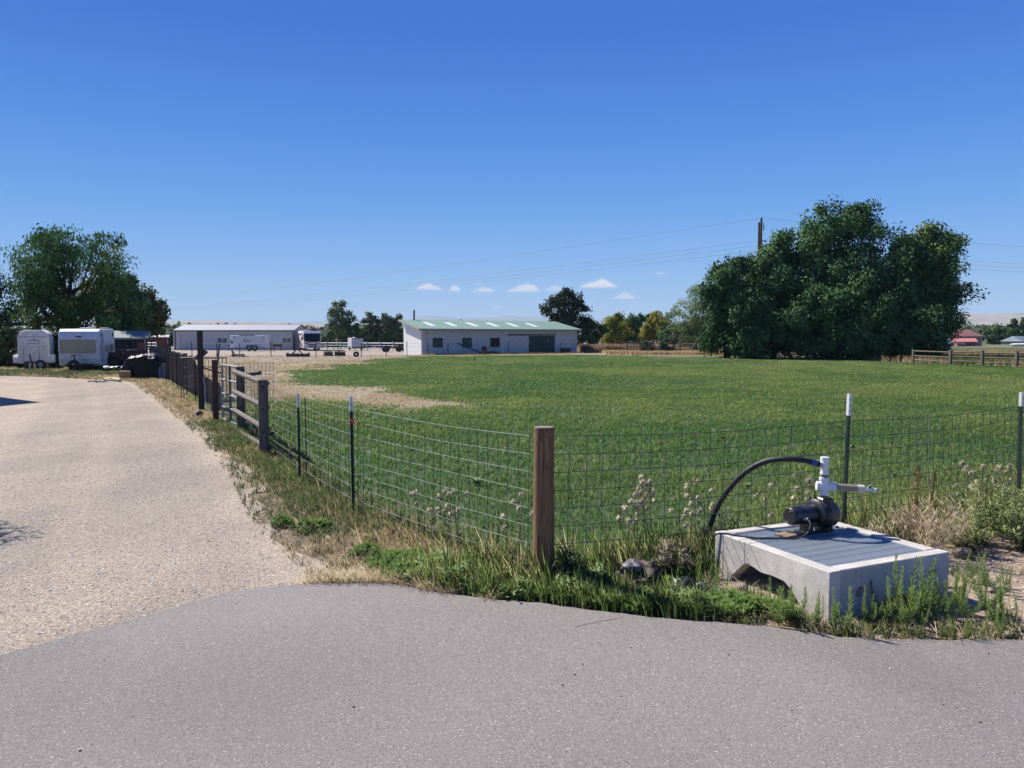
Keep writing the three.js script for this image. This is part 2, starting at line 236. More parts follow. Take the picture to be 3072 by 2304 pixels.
// ---------- asphalt road ----------
{
  const [am, ah] = pebbles(2048, 300, (a, b, f, e) => { let v = .465 + .11 * (b - .5) + .09 * (f - .5); if (a > .96) v += .07 + .08 * b; else if (a < .05) v -= .10; return [v * 1.03, v * .995, v * .985]; });
  rep(am, 2.4); rep(ah, 2.4);
  const E = []; for (let i = 0; i < roadEdge.length - 1; i++) { const a = roadEdge[i], b = roadEdge[i + 1], n = Math.max(1, Math.round(Math.hypot(b[0] - a[0], b[1] - a[1]) / .06)); const m = Math.min(n, 60); for (let k = 0; k < m; k++) { const x = lerp(a[0], b[0], k / m), z = lerp(a[1], b[1], k / m), w = Math.abs(x) < 8 ? (fbm(x * 9, 4.4, 3) - .5) * .05 : 0; E.push([x, z + w]); } } E.push(roadEdge[roadEdge.length - 1]);
  const nv = E.length - 1, fe = (t) => E[Math.round(t * nv)];
  const col = (x, z) => { const f = fbm(x * .7 + 3, z * .7, 4), s = fbm(x * .22, z * .5 + 20, 3), o = smooth(.62, .74, fbm(x * .9 + 40, z * .9, 4)); const v = 1.0 + .30 * (f - .5) + .26 * (s - .5) - .09 * o; return [v * 1.0, v * .985, v * (.985)]; };
  const g = strip(fe, (t) => { const e = fe(t); return [e[0] * 1.4, 24]; }, 60, nv, 0.028, col);
  // the broken lip of the slab
  const lip = strip(fe, (t) => { const e = fe(t); return [e[0], e[1] - .012]; }, 1, nv, 0.028, col), lp = lip.attributes.position, ln = lip.attributes.normal; for (let i = 0; i < lp.count; i++) { if (i % 2) lp.setY(i, -.02); ln.setXYZ(i, 0, .3, -.95); }
  tag(mesh('asphalt_road', mergeGeometries([g, lip]), mat(1.11, 1.085, 1.03, .9, { vertexColors: true, map: am, bumpMap: ah, bumpScale: .003 })), 'weathered grey asphalt road apron', 'road', null, 'structure');
}
// ---------- far hills ----------
function ridge(name, label, pts, depth, colour, seed, rough, zc = 0) {
  // pts: [x, height] along the crest at distance -depth; the slope falls towards the viewer over 35 % of the distance
  const nx = 240, nr = 22, p = [], u = [], c = [], idx = [];
  for (let j = 0; j <= nr; j++) for (let i = 0; i <= nx; i++) {
    const t = i / nx, x = lerp(pts[0][0], pts[pts.length - 1][0], t), hgt = along(pts, x) * (1 + rough * (fbm(x / depth * 60 + seed, seed, 4) - .5)), r = j / nr;
    const gul = 1 - .5 * r * fbm(x / depth * 90 + seed, r * 2.2 + seed, 4) * (1 - r) * 3;
    const y = Math.max(-1, hgt * Math.pow(1 - r, 1.25) * clamp(gul, .3, 1)); p.push(x, y, -depth + r * depth * .3); u.push(x, r * depth * .3);
    const f = fbm(x / 170 + seed, r * 9, 4); c.push(...mixc(colour, [colour[0] * .62, colour[1] * .7, colour[2] * .62], smooth(.42, .66, f)));
    if (i && j) { const k = j * (nx + 1) + i; idx.push(k - nx - 2, k - 1, k - nx - 1, k - nx - 1, k - 1, k); }
  }
  const g = new THREE.BufferGeometry(); g.setAttribute('position', new THREE.Float32BufferAttribute(p, 3)); g.setAttribute('uv', new THREE.Float32BufferAttribute(u, 2)); g.setAttribute('color', new THREE.Float32BufferAttribute(c, 3)); g.setIndex(idx); g.computeVertexNormals();
  return tag(mesh(name, g, mat(1, 1, 1, 1, { vertexColors: true })), label, 'hills', null, 'structure');
}
ridge('mountains', 'far blue mountain range along the horizon', [[-15000, 60], [-8000, 130], [-4600, 210], [-3700, 330], [-2500, 300], [-1700, 390], [-900, 370], [0, 395], [700, 385], [1500, 350], [2600, 300], [4200, 330], [6500, 300], [12000, 250], [15000, 200]], 15000, [.16, .15, .13], 3.1, .25);
ridge('hills', 'low tan grass hills behind the metal building', [[-6000, 60], [-3300, 66], [-2300, 88], [-1900, 96], [-1600, 90], [-1250, 86], [-900, 55], [-500, 22], [0, 0]], 4600, [.36, .25, .17], 12.7, .12);
ridge('hills', 'long bare lavender brown hill beyond the valley houses', [[900, 0], [1900, 70], [2700, 150], [3300, 168], [3900, 176], [4600, 178], [7000, 160], [9000, 150]], 5600, [.35, .26, .20], 21.3, .10);

// ---------- vegetation ----------
// many small copies of one shape: ground cover nobody could count
function scatter(name, label, category, geo, material, list) {
  const m = new THREE.InstancedMesh(geo, material, list.length), q = new THREE.Object3D(), col = new THREE.Color();
  list.forEach((e, i) => { q.position.set(e.x, e.y ?? 0, e.z); q.rotation.set(e.tx || 0, e.r || 0, e.tz || 0, 'YXZ'); q.scale.set(e.s * (e.w || 1), e.s * (e.h || 1), e.s * (e.w || 1)); q.updateMatrix(); m.setMatrixAt(i, q.matrix); col.setRGB(e.c[0], e.c[1], e.c[2]); m.setColorAt(i, col); });
  m.name = numbered(name); m.castShadow = m.receiveShadow = true; scene.add(m); return tag(m, label, category, null, 'stuff');
}
// tuft of n blades, height about 1, spread; blades bend outwards
function tuft(seed, n, spread, width, bend) {
  const r = rng(seed), f = new Faces();
  for (let k = 0; k < n; k++) {
    const a = r() * 6.283, d = r() * spread, h = .55 + .45 * r(), b = bend * (.4 + r()), c = .8 + .4 * r(), dx = Math.cos(a), dz = Math.sin(a), A = a + 1.2 * (r() - .5), sx = -Math.sin(A) * width / 2, sz = Math.cos(A) * width / 2;
    const p0 = V(dx * d, 0, dz * d), p1 = V(dx * (d + b * .3), h * .6, dz * (d + b * .3)), p2 = V(dx * (d + b), h, dz * (d + b)), nn = V(dx * .45 + .15 * (r() - .5), .85, dz * .45 + .15 * (r() - .5)).normalize();
    const S = V(sx, 0, sz), cc = [c, c, c];
    f.tri(p0.clone().add(S), p0.clone().sub(S), p1.clone().addScaledVector(S, .7), nn, cc); f.tri(p0.clone().sub(S), p1.clone().addScaledVector(S, -.7), p1.clone().addScaledVector(S, .7), nn, cc); f.tri(p1.clone().addScaledVector(S, .7), p1.clone().addScaledVector(S, -.7), p2, nn, cc);
  }
  return f.geo();
}
// rosette of broad leaves
function rosette(seed, n, len, wid, up) { const r = rng(seed), f = new Faces(); for (let k = 0; k < n; k++) { const a = r() * 6.283, e = up * (.2 + r()), l = len * (.5 + .7 * r()), d = V(Math.cos(a) * Math.cos(e), Math.sin(e), Math.sin(a) * Math.cos(e)), s = V(-Math.sin(a), 0, Math.cos(a)), c = .75 + .5 * r(), b = V((r() - .5) * .3, .05 + .5 * r() * up, (r() - .5) * .3), nn = V(-d.x * .3 + .3 * (r() - .5), 1, -d.z * .3 + .3 * (r() - .5)).normalize(); f.leaf(b, d, s, l, l * wid, nn, [c, c, c * .95]); } return f.geo(); }
const grassMat = M_leaf({ transmission: .25, roughness: 1, thickness: 0 });
const inView = (x, z, m = 1.5) => z < -3 && Math.abs(x) < -z * .70 + m;
{
  const r = rng(21), A = [tuft(1, 9, .35, .09, .55), tuft(2, 12, .5, .10, .8)], lists = [[], []], dryT = [];
  const bands = [[5.5, 11, 330, .075, .6], [11, 18, 170, .085, .8], [18, 30, 110, .085, 1.0], [30, 52, 58, .085, 1.45], [52, 86, 24, .09, 2.3]];
  for (const [d0, d1, dens, h, w] of bands) {
    const n = Math.round(dens * (d1 - d0) * (d1 + d0) * .70);
    for (let k = 0; k < n; k++) {
      const z = -Math.sqrt(lerp(d0 * d0, d1 * d1, r())), x = (r() * 2 - 1) * (-z * .70 + 1); if (!inField(x, z)) continue;
      const w0 = worn(x, z); if (w0 > .08 + .84 * r()) { if (w0 > .55 && r() < .35) dryT.push({ x, z, s: h * (.35 + .5 * r()), w: w * 1.2, r: r() * 6.3, c: mixc([.36, .27, .14], [.54, .44, .27], r()) }); continue; } if (z < -62 && x > 14 && z < -74 ) continue;
      const big = fbm(x * .22 + 9, z * .13 + 3, 3), clump = fbm(x * 1.1 + 3, z * 1.1, 3), y = smooth(.34, .70, big * .55 + clump * .45 + .25 * (r() - .5)), q = r();
      let c = mixc([.070, .160, .033], [.200, .258, .068], y); if (q > .98) c = [.30, .29, .14]; const v = .82 + .38 * r();
      lists[k & 1].push({ x, z, s: h * (.6 + .6 * r()) * (.75 + .6 * clump), w: w * .9, r: r() * 6.3, c: c.map(e => e * v) });
    }
  }
  scatter('pasture_grass', 'short green pasture grass filling the fenced field', 'grass', A[0], grassMat, lists[0]);
  scatter('pasture_grass', 'finer bent blades mixed through the green field grass', 'grass', A[1], grassMat, lists[1]);
  scatter('worn_stubble', 'short pale stubble on the worn straw coloured part of field', 'grass', A[0], grassMat, dryT);
  console.log('grass', dryT.length, lists[0].length + lists[1].length);
}
{ // rough grass and straw along the fences and the verge
  const r = rng(33), green = [], dry = [], weeds = [], straw = [];
  const alongLine = (L, n, fn) => { for (let k = 0; k < n; k++) { let i = Math.floor(r() * (L.length - 1)); const len = L.slice(1).map((b, j) => Math.hypot(b[0] - L[j][0], b[1] - L[j][1])), tot = len.reduce((a, b) => a + b, 0); let s = r() * tot; i = 0; while (i < len.length - 1 && s > len[i]) { s -= len[i]; i++; } const t = s / len[i]; fn(lerp(L[i][0], L[i + 1][0], t), lerp(L[i][1], L[i + 1][1], t), (L[i + 1][0] - L[i][0]) / len[i], (L[i + 1][1] - L[i][1]) / len[i]); } };
  const rnd = () => (r() + r() + r() - 1.5) / 1.5;
  const clear = (x, z) => !(Math.abs((x - 2.593) * .911 - (z + 6.285) * .41) < .69 && Math.abs((x - 2.593) * .41 + (z + 6.285) * .911) < .69) && z < roadZ(x) - .03;
  // tall grass by the road fence
  alongLine([[-.4, -6.6], [.26, -6.28], [3.21, -7.41], [5.95, -9], [8.5, -10.4]], 4300, (x, z) => { const X = x + rnd() * .55, Z = z + rnd() * .6 - .05; if (!clear(X, Z)) return; const q = r(), h = .15 + .36 * r() * r(); (q < .8 ? green : dry).push({ x: X, z: Z, s: h, w: .55, r: r() * 6.3, c: q < .8 ? mixc([.08, .15, .032], [.20, .25, .07], r()) : mixc([.34, .27, .13], [.50, .42, .24], r()) }); });
  // drive side fence: mixed dry and green
  alongLine(driveFence.slice(0, 5), 2900, (x, z) => { const X = x + rnd() * .6 - .1, Z = z + rnd() * .5; if (!clear(X, Z)) return; const q = r(), g = fbm(X * .7, Z * .7, 2); const isG = q < (Z < -9.2 ? .82 : .62) + (g - .5), h = .06 + .20 * r() * r(); (isG ? green : dry).push({ x: X, z: Z, s: h, w: .7, r: r() * 6.3, c: isG ? mixc([.065, .12, .03], [.15, .18, .055], r()) : mixc([.20, .15, .075], [.42, .33, .18], r()) }); });
  // verge between gravel and drive fence
  for (let k = 0; k < 9000; k++) { const z = -6.1 - 34 * Math.pow(r(), 1.8), x0 = driveX(z), x1 = alongZ(driveFence, z), x = lerp(x0 - .25, x1 + .15, r()); if (!clear(x, z)) continue; const p = fbm(x * .8 + 3, z * .45, 3), far = -z; let g = p > (z > -8.2 ? .43 : .32) && z > -18.5 ? r() < .9 : r() < .14; const h = (.05 + .10 * r() * r()) * (far > 14 ? 1.3 : 1), edge = smooth(0, .5, x - x0); if (r() > .30 + .7 * edge) continue; (g ? green : dry).push({ x, z, s: h, w: 1.0 + far * .03, r: r() * 6.3, c: g ? mixc([.05, .10, .025], [.12, .155, .045], r()) : mixc([.30, .20, .10], [.54, .44, .27], r()) }); }
  for (let k = 0; k < 1100; k++) { const x = -.9 + 2.3 * r(), z = roadZ(x) - .08 - .5 * r(); if (!clear(x, z)) continue; green.push({ x, z, s: .12 + .18 * r() * r(), w: .6, r: r() * 6.3, c: mixc([.10, .17, .036], [.23, .28, .08], r()) }); }
  // pale straw at the point where road, gravel and verge meet
  for (let k = 0; k < 1500; k++) { const x = -1.75 + 1.6 * Math.pow(r(), .8), z = roadZ(x) - .02 - .5 * r() * r(); if (fbm(x * 3 + 8, z * 3, 3) < .42) continue; straw.push({ x, z, s: .03 + .05 * r(), w: 1.3, r: r() * 6.3, tx: 1.1 * rnd(), c: mixc([.40, .31, .17], [.62, .53, .36], r()) }); }
  // straw and sparse grass far verge, in front of the trailers
  for (let k = 0; k < 9000; k++) { const x = -16 - 24 * r(), z = -35.5 - 20 * r(); if (x > alongZ(driveFence, z) - .4 || x > driveX(z) + 0 && z > -36 || !(x < driveX(z) || z < along(driveEdgeR, x) - .1)) continue; if (z > along(driveEdgeR, x) - .15) continue; const g = fbm(x * .3, z * .5, 3) > .47; (g ? green : dry).push({ x, z, s: .09 + .10 * r(), w: 2, r: r() * 6.3, c: g ? mixc([.06, .10, .03], [.12, .14, .05], r()) : mixc([.32, .26, .13], [.46, .38, .20], r()) }); }
  // low broad-leaved weeds filling the strip between asphalt and fence
  for (let k = 0; k < 9000; k++) { const x = -1.05 + 3.1 * Math.pow(r(), .9), e = roadZ(x), w = x < 1.35 ? lerp(.28, .62, smooth(-1, .1, x)) : .35, z = e - .02 - .16 * fbm(x * 4 + 2, 5.5, 3) * fbm(x * 13, 8, 2) * 2 - w * Math.pow(r(), .8) * 1.05; if (!clear(x, z)) continue; if (fbm(x * 2.6 + 1, z * 2.6, 3) < .44) continue; const v = .8 + .5 * r(); weeds.push({ x, z, s: .02 + .036 * r(), y: .07 * r() * r() * smooth(.0, .14, e - z), r: r() * 6.3, h: 1.5, tx: .5 * rnd(), c: mixc([.085, .175, .038], [.215, .30, .08], r()).map(c => c * v) }); }
  for (const [cx, cz, rad, n] of [[-2.5, -8.3, .12, 40], [-2.1, -8.1, .2, 60], [-.95, -6.75, .4, 330],  [-.35, -6.5, .4, 320], [-1.35, -7.15, .16, 60]]) for (let k = 0; k < n * (rad > .3 ? 1.1 : .7); k++) { const a = r() * 6.3, d = rad * Math.sqrt(r()) * (.6 + .8 * fbm(Math.cos(a) * 2 + cx * 5, Math.sin(a) * 2, 2)); weeds.push({ x: cx + d * Math.cos(a), z: cz + d * Math.sin(a), y: .10 * (1 - d / rad) * r(), s: .026 + .04 * r(), h: 1.4, r: r() * 6.3, tx: .5 * rnd(), c: mixc([.075, .15, .03], [.15, .23, .06], r()) }); }
  // yellow green seedlings and straw litter on the bare soil to the right
  for (let k = 0; k < 1500; k++) { const x = 1.3 + 4.2 * r(), e = roadZ(x), z = e - .02 - 2.2 * r() * r(); if (!clear(x, z) || z < along(frontFence, x) - .2) continue; if (fbm(x * 1.7, z * 1.7 + 6, 3) < .46 - .22 * smooth(.5, 0, e - z)) continue; const q = r(); (q < .7 ? green : straw).push({ x, z, s: .05 + .09 * r(), w: .9, r: r() * 6.3, c: q < .7 ? mixc([.11, .165, .04], [.24, .25, .085], r()) : mixc([.46, .36, .2], [.6, .5, .33], r()) }); }
  scatter('verge_grass', 'taller green grass growing along the wire fences and verge', 'grass', tuft(5, 8, .22, .055, .55), grassMat, green);
  scatter('dry_grass', 'dry yellow grass along the fences and driveway edge', 'grass', tuft(6, 8, .28, .05, .7), grassMat, dry);
  scatter('straw_litter', 'pale matted straw lying at the asphalt edge', 'straw', tuft(8, 7, .5, .06, 1.2), grassMat, straw);
  scatter('low_weeds', 'dark green broad leaved weeds creeping along the asphalt edge', 'weeds', rosette(9, 13, 1, .42, .85), leafThin, weeds);
  console.log('verge', green.length, dry.length, straw.length, weeds.length);
}
{ // loose stones on the driveway, a few on soil and asphalt
  const r = rng(55), st = [], g = new THREE.IcosahedronGeometry(1, 0), p = g.attributes.position; for (let i = 0; i < p.count; i++) { const k = 1 + .25 * Math.sin(p.getX(i) * 9 + p.getZ(i) * 5); p.setXYZ(i, p.getX(i) * k, p.getY(i) * .42 * k, p.getZ(i) * .85 * k); } g.computeVertexNormals();
  for (let k = 0; k < 34000; k++) { const z = -4.6 - 17 * Math.pow(r(), 1.6), x1 = driveX(Math.min(z, -6.2)) + .1, x = x1 - (Math.abs(z) * .72 + x1 + 1) * r(); if (z > roadZ(x) - .02) continue; const q = r(), f = fbm(x * .9, z * .5, 3), edge = fbm(x * .5 + 30, z * .3, 2); if (r() > (.25 + 1.1 * (edge - .2)) * smooth(-21, -8, z)) continue; const s = .003 + .010 * Math.pow(r(), 2.6) + (q > .99 ? .009 : 0) + (-z - 5) * .0003, v = q < .2 ? .26 + .16 * r() : .52 + .30 * r(); st.push({ x, z, y: .006, s, r: r() * 6.3, c: [v, v * .93, v * .84] }); }
  for (let k = 0; k < 900; k++) { const x = 1.3 + 4 * r(), z = roadZ(x) - .02 - 2 * r(); const v = .45 + .25 * r(); st.push({ x, z, y: .002, s: .006 + .018 * Math.pow(r(), 3), r: r() * 6.3, c: [v, v * .86, v * .72] }); }
  for (let k = 0; k < 1500; k++) { const x = -6 + 5 * r(), z = roadZ(x) + .02 + .5 * Math.pow(r(), 2.6), v = .38 + .3 * r(); st.push({ x, z, y: .029, s: .002 + .006 * Math.pow(r(), 3), r: r() * 6.3, c: [v, v * .92, v * .83] }); }
  for (let k = 0; k < 90; k++) { const x = -4 + 8 * r(), z = -3.2 - 2.6 * r(); if (z < roadZ(x) + .05) continue; st.push({ x, z, y: .031, s: .004 + .006 * r() * r(), r: r() * 6.3, c: r() < .5 ? [.05, .045, .04] : [.4, .37, .33] }); }
  scatter('loose_gravel', 'loose stones scattered over driveway, soil and road edge', 'gravel', g, mat(1, 1, 1, .9), st);
}

// ---------- trees ----------
const barkMat = mat(.085, .068, .055, .95, { map: woodGrain }), palBark = mat(.16, .145, .13, .95, { map: woodGrain });
/* o: x, z, h, r (crown radius), low (crown's lower end), n (clumps), leaves per clump, size of a leaf, cols [dark, light], shape, lean, cr (clump radius) */
function tree(name, label, o, group, category = 'tree') {
  const r = rng(o.seed || 1), t = thing(name, label, category, [o.x, 0, o.z], 0, group), f = new Faces(), wood = [], low = o.low ?? o.h * .25, rz = o.rz ?? o.r, H = o.h - low, lean = o.lean || 0, tr = o.trunk ?? o.h * .022;
  const shape = { round: (v) => Math.sqrt(Math.max(0, 1 - Math.pow(2 * v - .85, 2) / (v < .425 ? .95 : 1.33))), dome: (v) => Math.sqrt(Math.max(0, 1 - v * v)) * (.8 + .2 * smooth(0, .25, v)), pillar: (v) => .55 * Math.sin(Math.PI * clamp(.12 + .88 * v)) + .45 * (1 - v), vase: (v) => Math.sin(Math.PI * clamp(.22 + .72 * v)) * (.6 + .5 * v), bush: (v) => Math.pow(Math.max(0, 1 - v * v), .6) }[o.shape || 'round'];
  const top = V(lean * o.h * .6, low + H * .35, 0); wood.push(rod([0, -.05, 0], [top.x * .4, low * .6 + .1, 0], tr * 1.15, tr * .85, 8), rod([top.x * .4, low * .6 + .08, 0], [top.x, top.y, 0], tr * .85, tr * .5, 7));
  const cr0 = o.cr ?? o.r * .24, nl = o.lobes ?? Math.round(9 + o.r * 2.2), lobes = [];
  for (let k = 0; k < nl; k++) { const v = clamp((k + .5 * r()) / nl), a = k * 2.4 + r() * .8, q = shape(v) * (.4 + .55 * r()), R = Math.max(cr0 * .8, o.r * (.20 + .24 * r()) * (.7 + .4 * shape(v))); lobes.push([V(Math.cos(a) * q * o.r + lean * (low + v * H), low + R * .4 + v * (H - R * 1.2) * (.9 + .16 * r()), Math.sin(a) * q * rz), R]); }
  for (let k = 0; k < o.n; k++) {
    let c; const [lc, lr] = lobes[k % nl];
    if (r() < .16) { const v = r(), a = r() * 6.283, q = shape(v) * .6 * Math.sqrt(r()); c = V(Math.cos(a) * q * o.r + lean * (low + v * H), low + v * H * .85, Math.sin(a) * q * rz); }
    else { const d = V(r() - .5, r() - .38, r() - .5).normalize(); c = lc.clone().addScaledVector(d, lr * Math.pow(r(), .35) * (.7 + .6 * fbm(d.x * 2 + k % nl * 3, d.y * 2 + d.z, 2))); if (c.y < low) c.y = low + r() * .3 * cr0; }
    const cr = cr0 * (.55 + .75 * r()), out = V(c.x - lean * c.y, (c.y - low - H * .35) * .8, c.z).normalize();
    if (k % (o.every || 5) === 0 && o.shape !== 'bush') { const s = r(), st = V(top.x * s * .8, lerp(low * .6, top.y, s), 0), mid = st.clone().lerp(c, .55).add(V(0, -.06 * H, 0)); wood.push(rod(st.toArray(), mid.toArray(), tr * .38, tr * .24, 5), rod(mid.toArray(), c.toArray(), tr * .24, tr * .08, 4)); }
    const tone = clamp(.5 + .9 * (fbm(c.x * .8 + 11, c.y * .8 + c.z, 2) - .5) + .3 * (r() - .5)), patch = o.patch && fbm(c.x * .45 + (o.seed || 1), c.y * .45 + c.z * .3, 2) > (o.patchAt ?? .56);
    const base = mixc(o.cols[0], o.cols[1], tone), bc = patch ? mixc(base, o.patch, .55 + .45 * r()) : base;
    for (let q = 0; q < o.leaves; q++) {
      const d = V(r() - .5, (r() - .5) * .85, r() - .5).normalize().multiplyScalar(cr * Math.pow(r(), .45)), b = c.clone().add(d); if (b.y < .05) continue;
      const dir = V(r() - .5 + out.x * .4, (r() - .5) - (o.droop ?? .25) * (1 + r()), r() - .5 + out.z * .4).normalize(), side = V(r() - .5, (r() - .5) * .6, r() - .5).cross(dir).normalize(), nn = dir.clone().cross(side).normalize(); if (nn.dot(out) + nn.y * .5 < 0) nn.negate(); nn.addScaledVector(d.normalize(), .5).addScaledVector(out, .35).normalize();
      const l = o.size * (.6 + .8 * r()), vv = .72 + .56 * r(); f.leaf(b, dir, side, l, l * (o.wide ?? .6), nn, [bc[0] * vv, bc[1] * vv, bc[2] * vv]);
    }
  }
  mesh('trunk', wood, o.bark || barkMat, t); const cm = mesh('crown', f.geo(), o.thin ? leafThin : leafMat, t); return t;
}

// ---------- near fences ----------
function tPost(parent, x, z, h, m, tip, lean = 0) {
  const g = new THREE.Group(); g.name = 't_post'; g.position.set(x, 0, z); g.rotation.z = lean; g.rotation.y = .5; parent.add(g);
  const stud = []; for (let y = .12; y < h - .05; y += .055) stud.push(bx(.010, .012, .006, 0, y, .0065));
  mesh('rail', [bx(.036, h + .1, .006, 0, -.1, 0), bx(.006, h + .1, .03, 0, -.1, -.0181), ...stud], m, g);
  if (tip) mesh('white_tip', [bx(.0385, tip, .0085, 0, h - tip + .003, 0), bx(.0085, tip, .031, 0, h - tip + .003, -.0200)], M.white, g);
  return g;
}
// woven wire along a line of points: every wire is a part
function wireMesh(parent, pts, top, rows, gap, step, seed, rad = .0026, wm = M.wire) {
  const r = rng(seed), len = [0]; for (let i = 1; i < pts.length; i++) len.push(len[i - 1] + Math.hypot(pts[i][0] - pts[i - 1][0], pts[i][1] - pts[i - 1][1]));
  const L = len[len.length - 1], at = (s) => { let k = 0; while (k < pts.length - 2 && s > len[k + 1]) k++; const t = (s - len[k]) / (len[k + 1] - len[k]); return [lerp(pts[k][0], pts[k + 1][0], t), lerp(pts[k][1], pts[k + 1][1], t), Math.sin(Math.PI * t)]; };
  const sag = (s, j) => -.035 * at(s)[2] * (j < 2 ? 1 : .7) + .012 * (n2(s * 1.3 + seed, j * 3.7) - .5);
  const off = (s) => .05 * (n2(s * .9 + seed, 2.2) - .5) + (at(s)[2] - .5) * .03;
  for (let j = 0; j < rows; j++) { const P = []; const n = Math.max(4, Math.round(L / .3)); for (let i = 0; i <= n; i++) { const s = L * i / n, a = at(s); P.push([a[0] + off(s), top - j * gap + sag(s, j), a[1]]); } mesh('horizontal_wire', pipe(P, rad, 4, n), wm, parent); }
  const n = Math.floor(L / step); for (let i = 0; i <= n; i++) { const s = i * step, a = at(s), tl = (r() - .5) * .03, o = off(s); const q = [[a[0] + o, top + sag(s, 0), a[1]], [a[0] + o + tl, top - (rows - 1) * gap * .5 + sag(s, 4), a[1]], [a[0] + o + tl * 1.6, top - (rows - 1) * gap + sag(s, 7), a[1]]]; mesh('vertical_wire', pipe(q, Math.max(rad * .85, .0028), 4, 5), M.wireDark, parent); }
}
{
  const f = thing('wire_fence', 'galvanised square mesh fence facing the road behind the concrete box', 'fence');
  wireMesh(f, [[.36, -6.3], [3.21, -7.43], [5.95, -9.02], [9.4, -10.98]], 1.235, 9, .15, .152, 3, .0035, M.wireDark);
  tPost(f, 3.21, -7.385, 1.5, M.tpost, .21, -.03); tPost(f, 5.95, -8.97, 1.40, M.tpost, .16, .02); tPost(f, 9.4, -10.93, 1.45, M.tpost, .16, 0);
  mesh('wire_splice', [rod([4.22, .45, -8.03], [4.20, 1.245, -8.03], .004, .004, 5), rod([4.43, .45, -8.15], [4.42, 1.25, -8.15], .004, .004, 5), rod([4.2, 1.10, -8.03], [4.42, 1.10, -8.15], .004, .004, 5), rod([4.21, .93, -8.03], [4.42, .94, -8.15], .004, .004, 5)], M.wire, f);
  const d = thing('wire_fence', 'sagging square mesh fence running from brown corner post along the driveway', 'fence');
  wireMesh(d, [[.17, -6.33], [-1.81, -8.78], [-3.01, -10.9], [-4.17, -13.15]], 1.235, 9, .15, .152, 8);
  wireMesh(d, [[-4.17, -13.15], [-5.8, -16.85]], 1.2, 9, .145, .152, 12);
  const t2 = tPost(d, -1.81, -8.74, 1.375, M.tpostOld, .17, .012); mesh('orange_ribbon', [bx(.055, .035, .012, 0, 1.085, .008, .4), bx(.04, .022, .01, .02, 1.065, .012, -.5)], mat(.75, .16, .05, .8), t2);
  tPost(d, -3.01, -10.86, 1.25, M.tpost, .20, 0); 
  mesh('spare_stake', rod([-2.92, -.05, -10.9], [-2.925, 1.18, -10.9], .008, .008, 6), M.rust, d);
}
{ // round corner post, lightly checked, end grain on top
  const t = thing('corner_post', 'round brown treated timber corner post between the two wire fences', 'post', [.26, 0, -6.28]);
  const g = flat(new THREE.CylinderGeometry(.083, .09, 1.42, 28, 14)), p = g.attributes.position, u = g.attributes.uv; for (let i = 0; i < p.count; i++) { const x = p.getX(i), y = p.getY(i), z = p.getZ(i), a = Math.atan2(z, x), k = 1 + .02 * Math.sin(a * 3 + 1) + .03 * (n2(a * 2 + 9, y * 3) - .5) - (Math.abs(a - 1.5 - .1 * Math.sin(y * 4)) < .11 && y > -.5 ? .05 : 0); if (Math.abs(y) < .709) u.setXY(i, a * .083, y); p.setXYZ(i, x * k, y + .60, z * k); } g.computeVertexNormals();
  mesh('shaft', g, M.postWood, t);
  mesh('end_grain', (() => { const q = flat(new THREE.CylinderGeometry(.079, .082, .008, 24)); q.translate(0, 1.312, 0); return q; })(), mat(.30, .24, .19, .95, { map: mottle }), t);
}
{ // braced timber end of the fence
  const t = thing('rail_brace', 'weathered grey timber brace of two posts joined by four round rails', 'fence');
  const a = [-4.25, -13.17], b = [-5.95, -16.92];
  const p1 = new THREE.Group(); p1.name = 'post'; t.add(p1);
  mesh('timber', bx(.165, 1.42, .165, a[0], -.1, a[1], .35, .008), M.grayWood, p1);
  for (const y of [1.2, .82, .42]) mesh('bolt_hole', rod([a[0] + .02, y, a[1] + .078], [a[0] + .024, y, a[1] + .096], .024, .024, 10), M.black, p1);
  const p2 = new THREE.Group(); p2.name = 'post'; t.add(p2); mesh('timber', bx(.18, 1.5, .18, b[0], -.1, b[1], .35, .008), M.grayWood, p2);
  const dx = -.14, dz = .06;
  for (const [y0, y1, r0, nm] of [[1.30, 1.24, .052], [.86, .83, .05], [.45, .44, .05], [.03, .12, .048]]) mesh('rail', rod([b[0] + dx + .02, y0, b[1] + .02 + dz], [a[0] + .02, y1, a[1] - .13], r0, r0 * .95, 10, false, .008), M.railWood, t);
  mesh('rail', rod([b[0] + .1, 1.22, b[1] - .2], [b[0] + .42, 1.26, b[1] - .05], .05, .046, 10), M.railWood, t);
  mesh('wire_hook', pipe([[a[0] + .09, .78, a[1] + .02], [a[0] + .13, .77, a[1] + .02], [a[0] + .15, .79, a[1] + .02], [a[0] + .145, .81, a[1] + .02]], .004, 5, 10), M.steelDark, t);
}
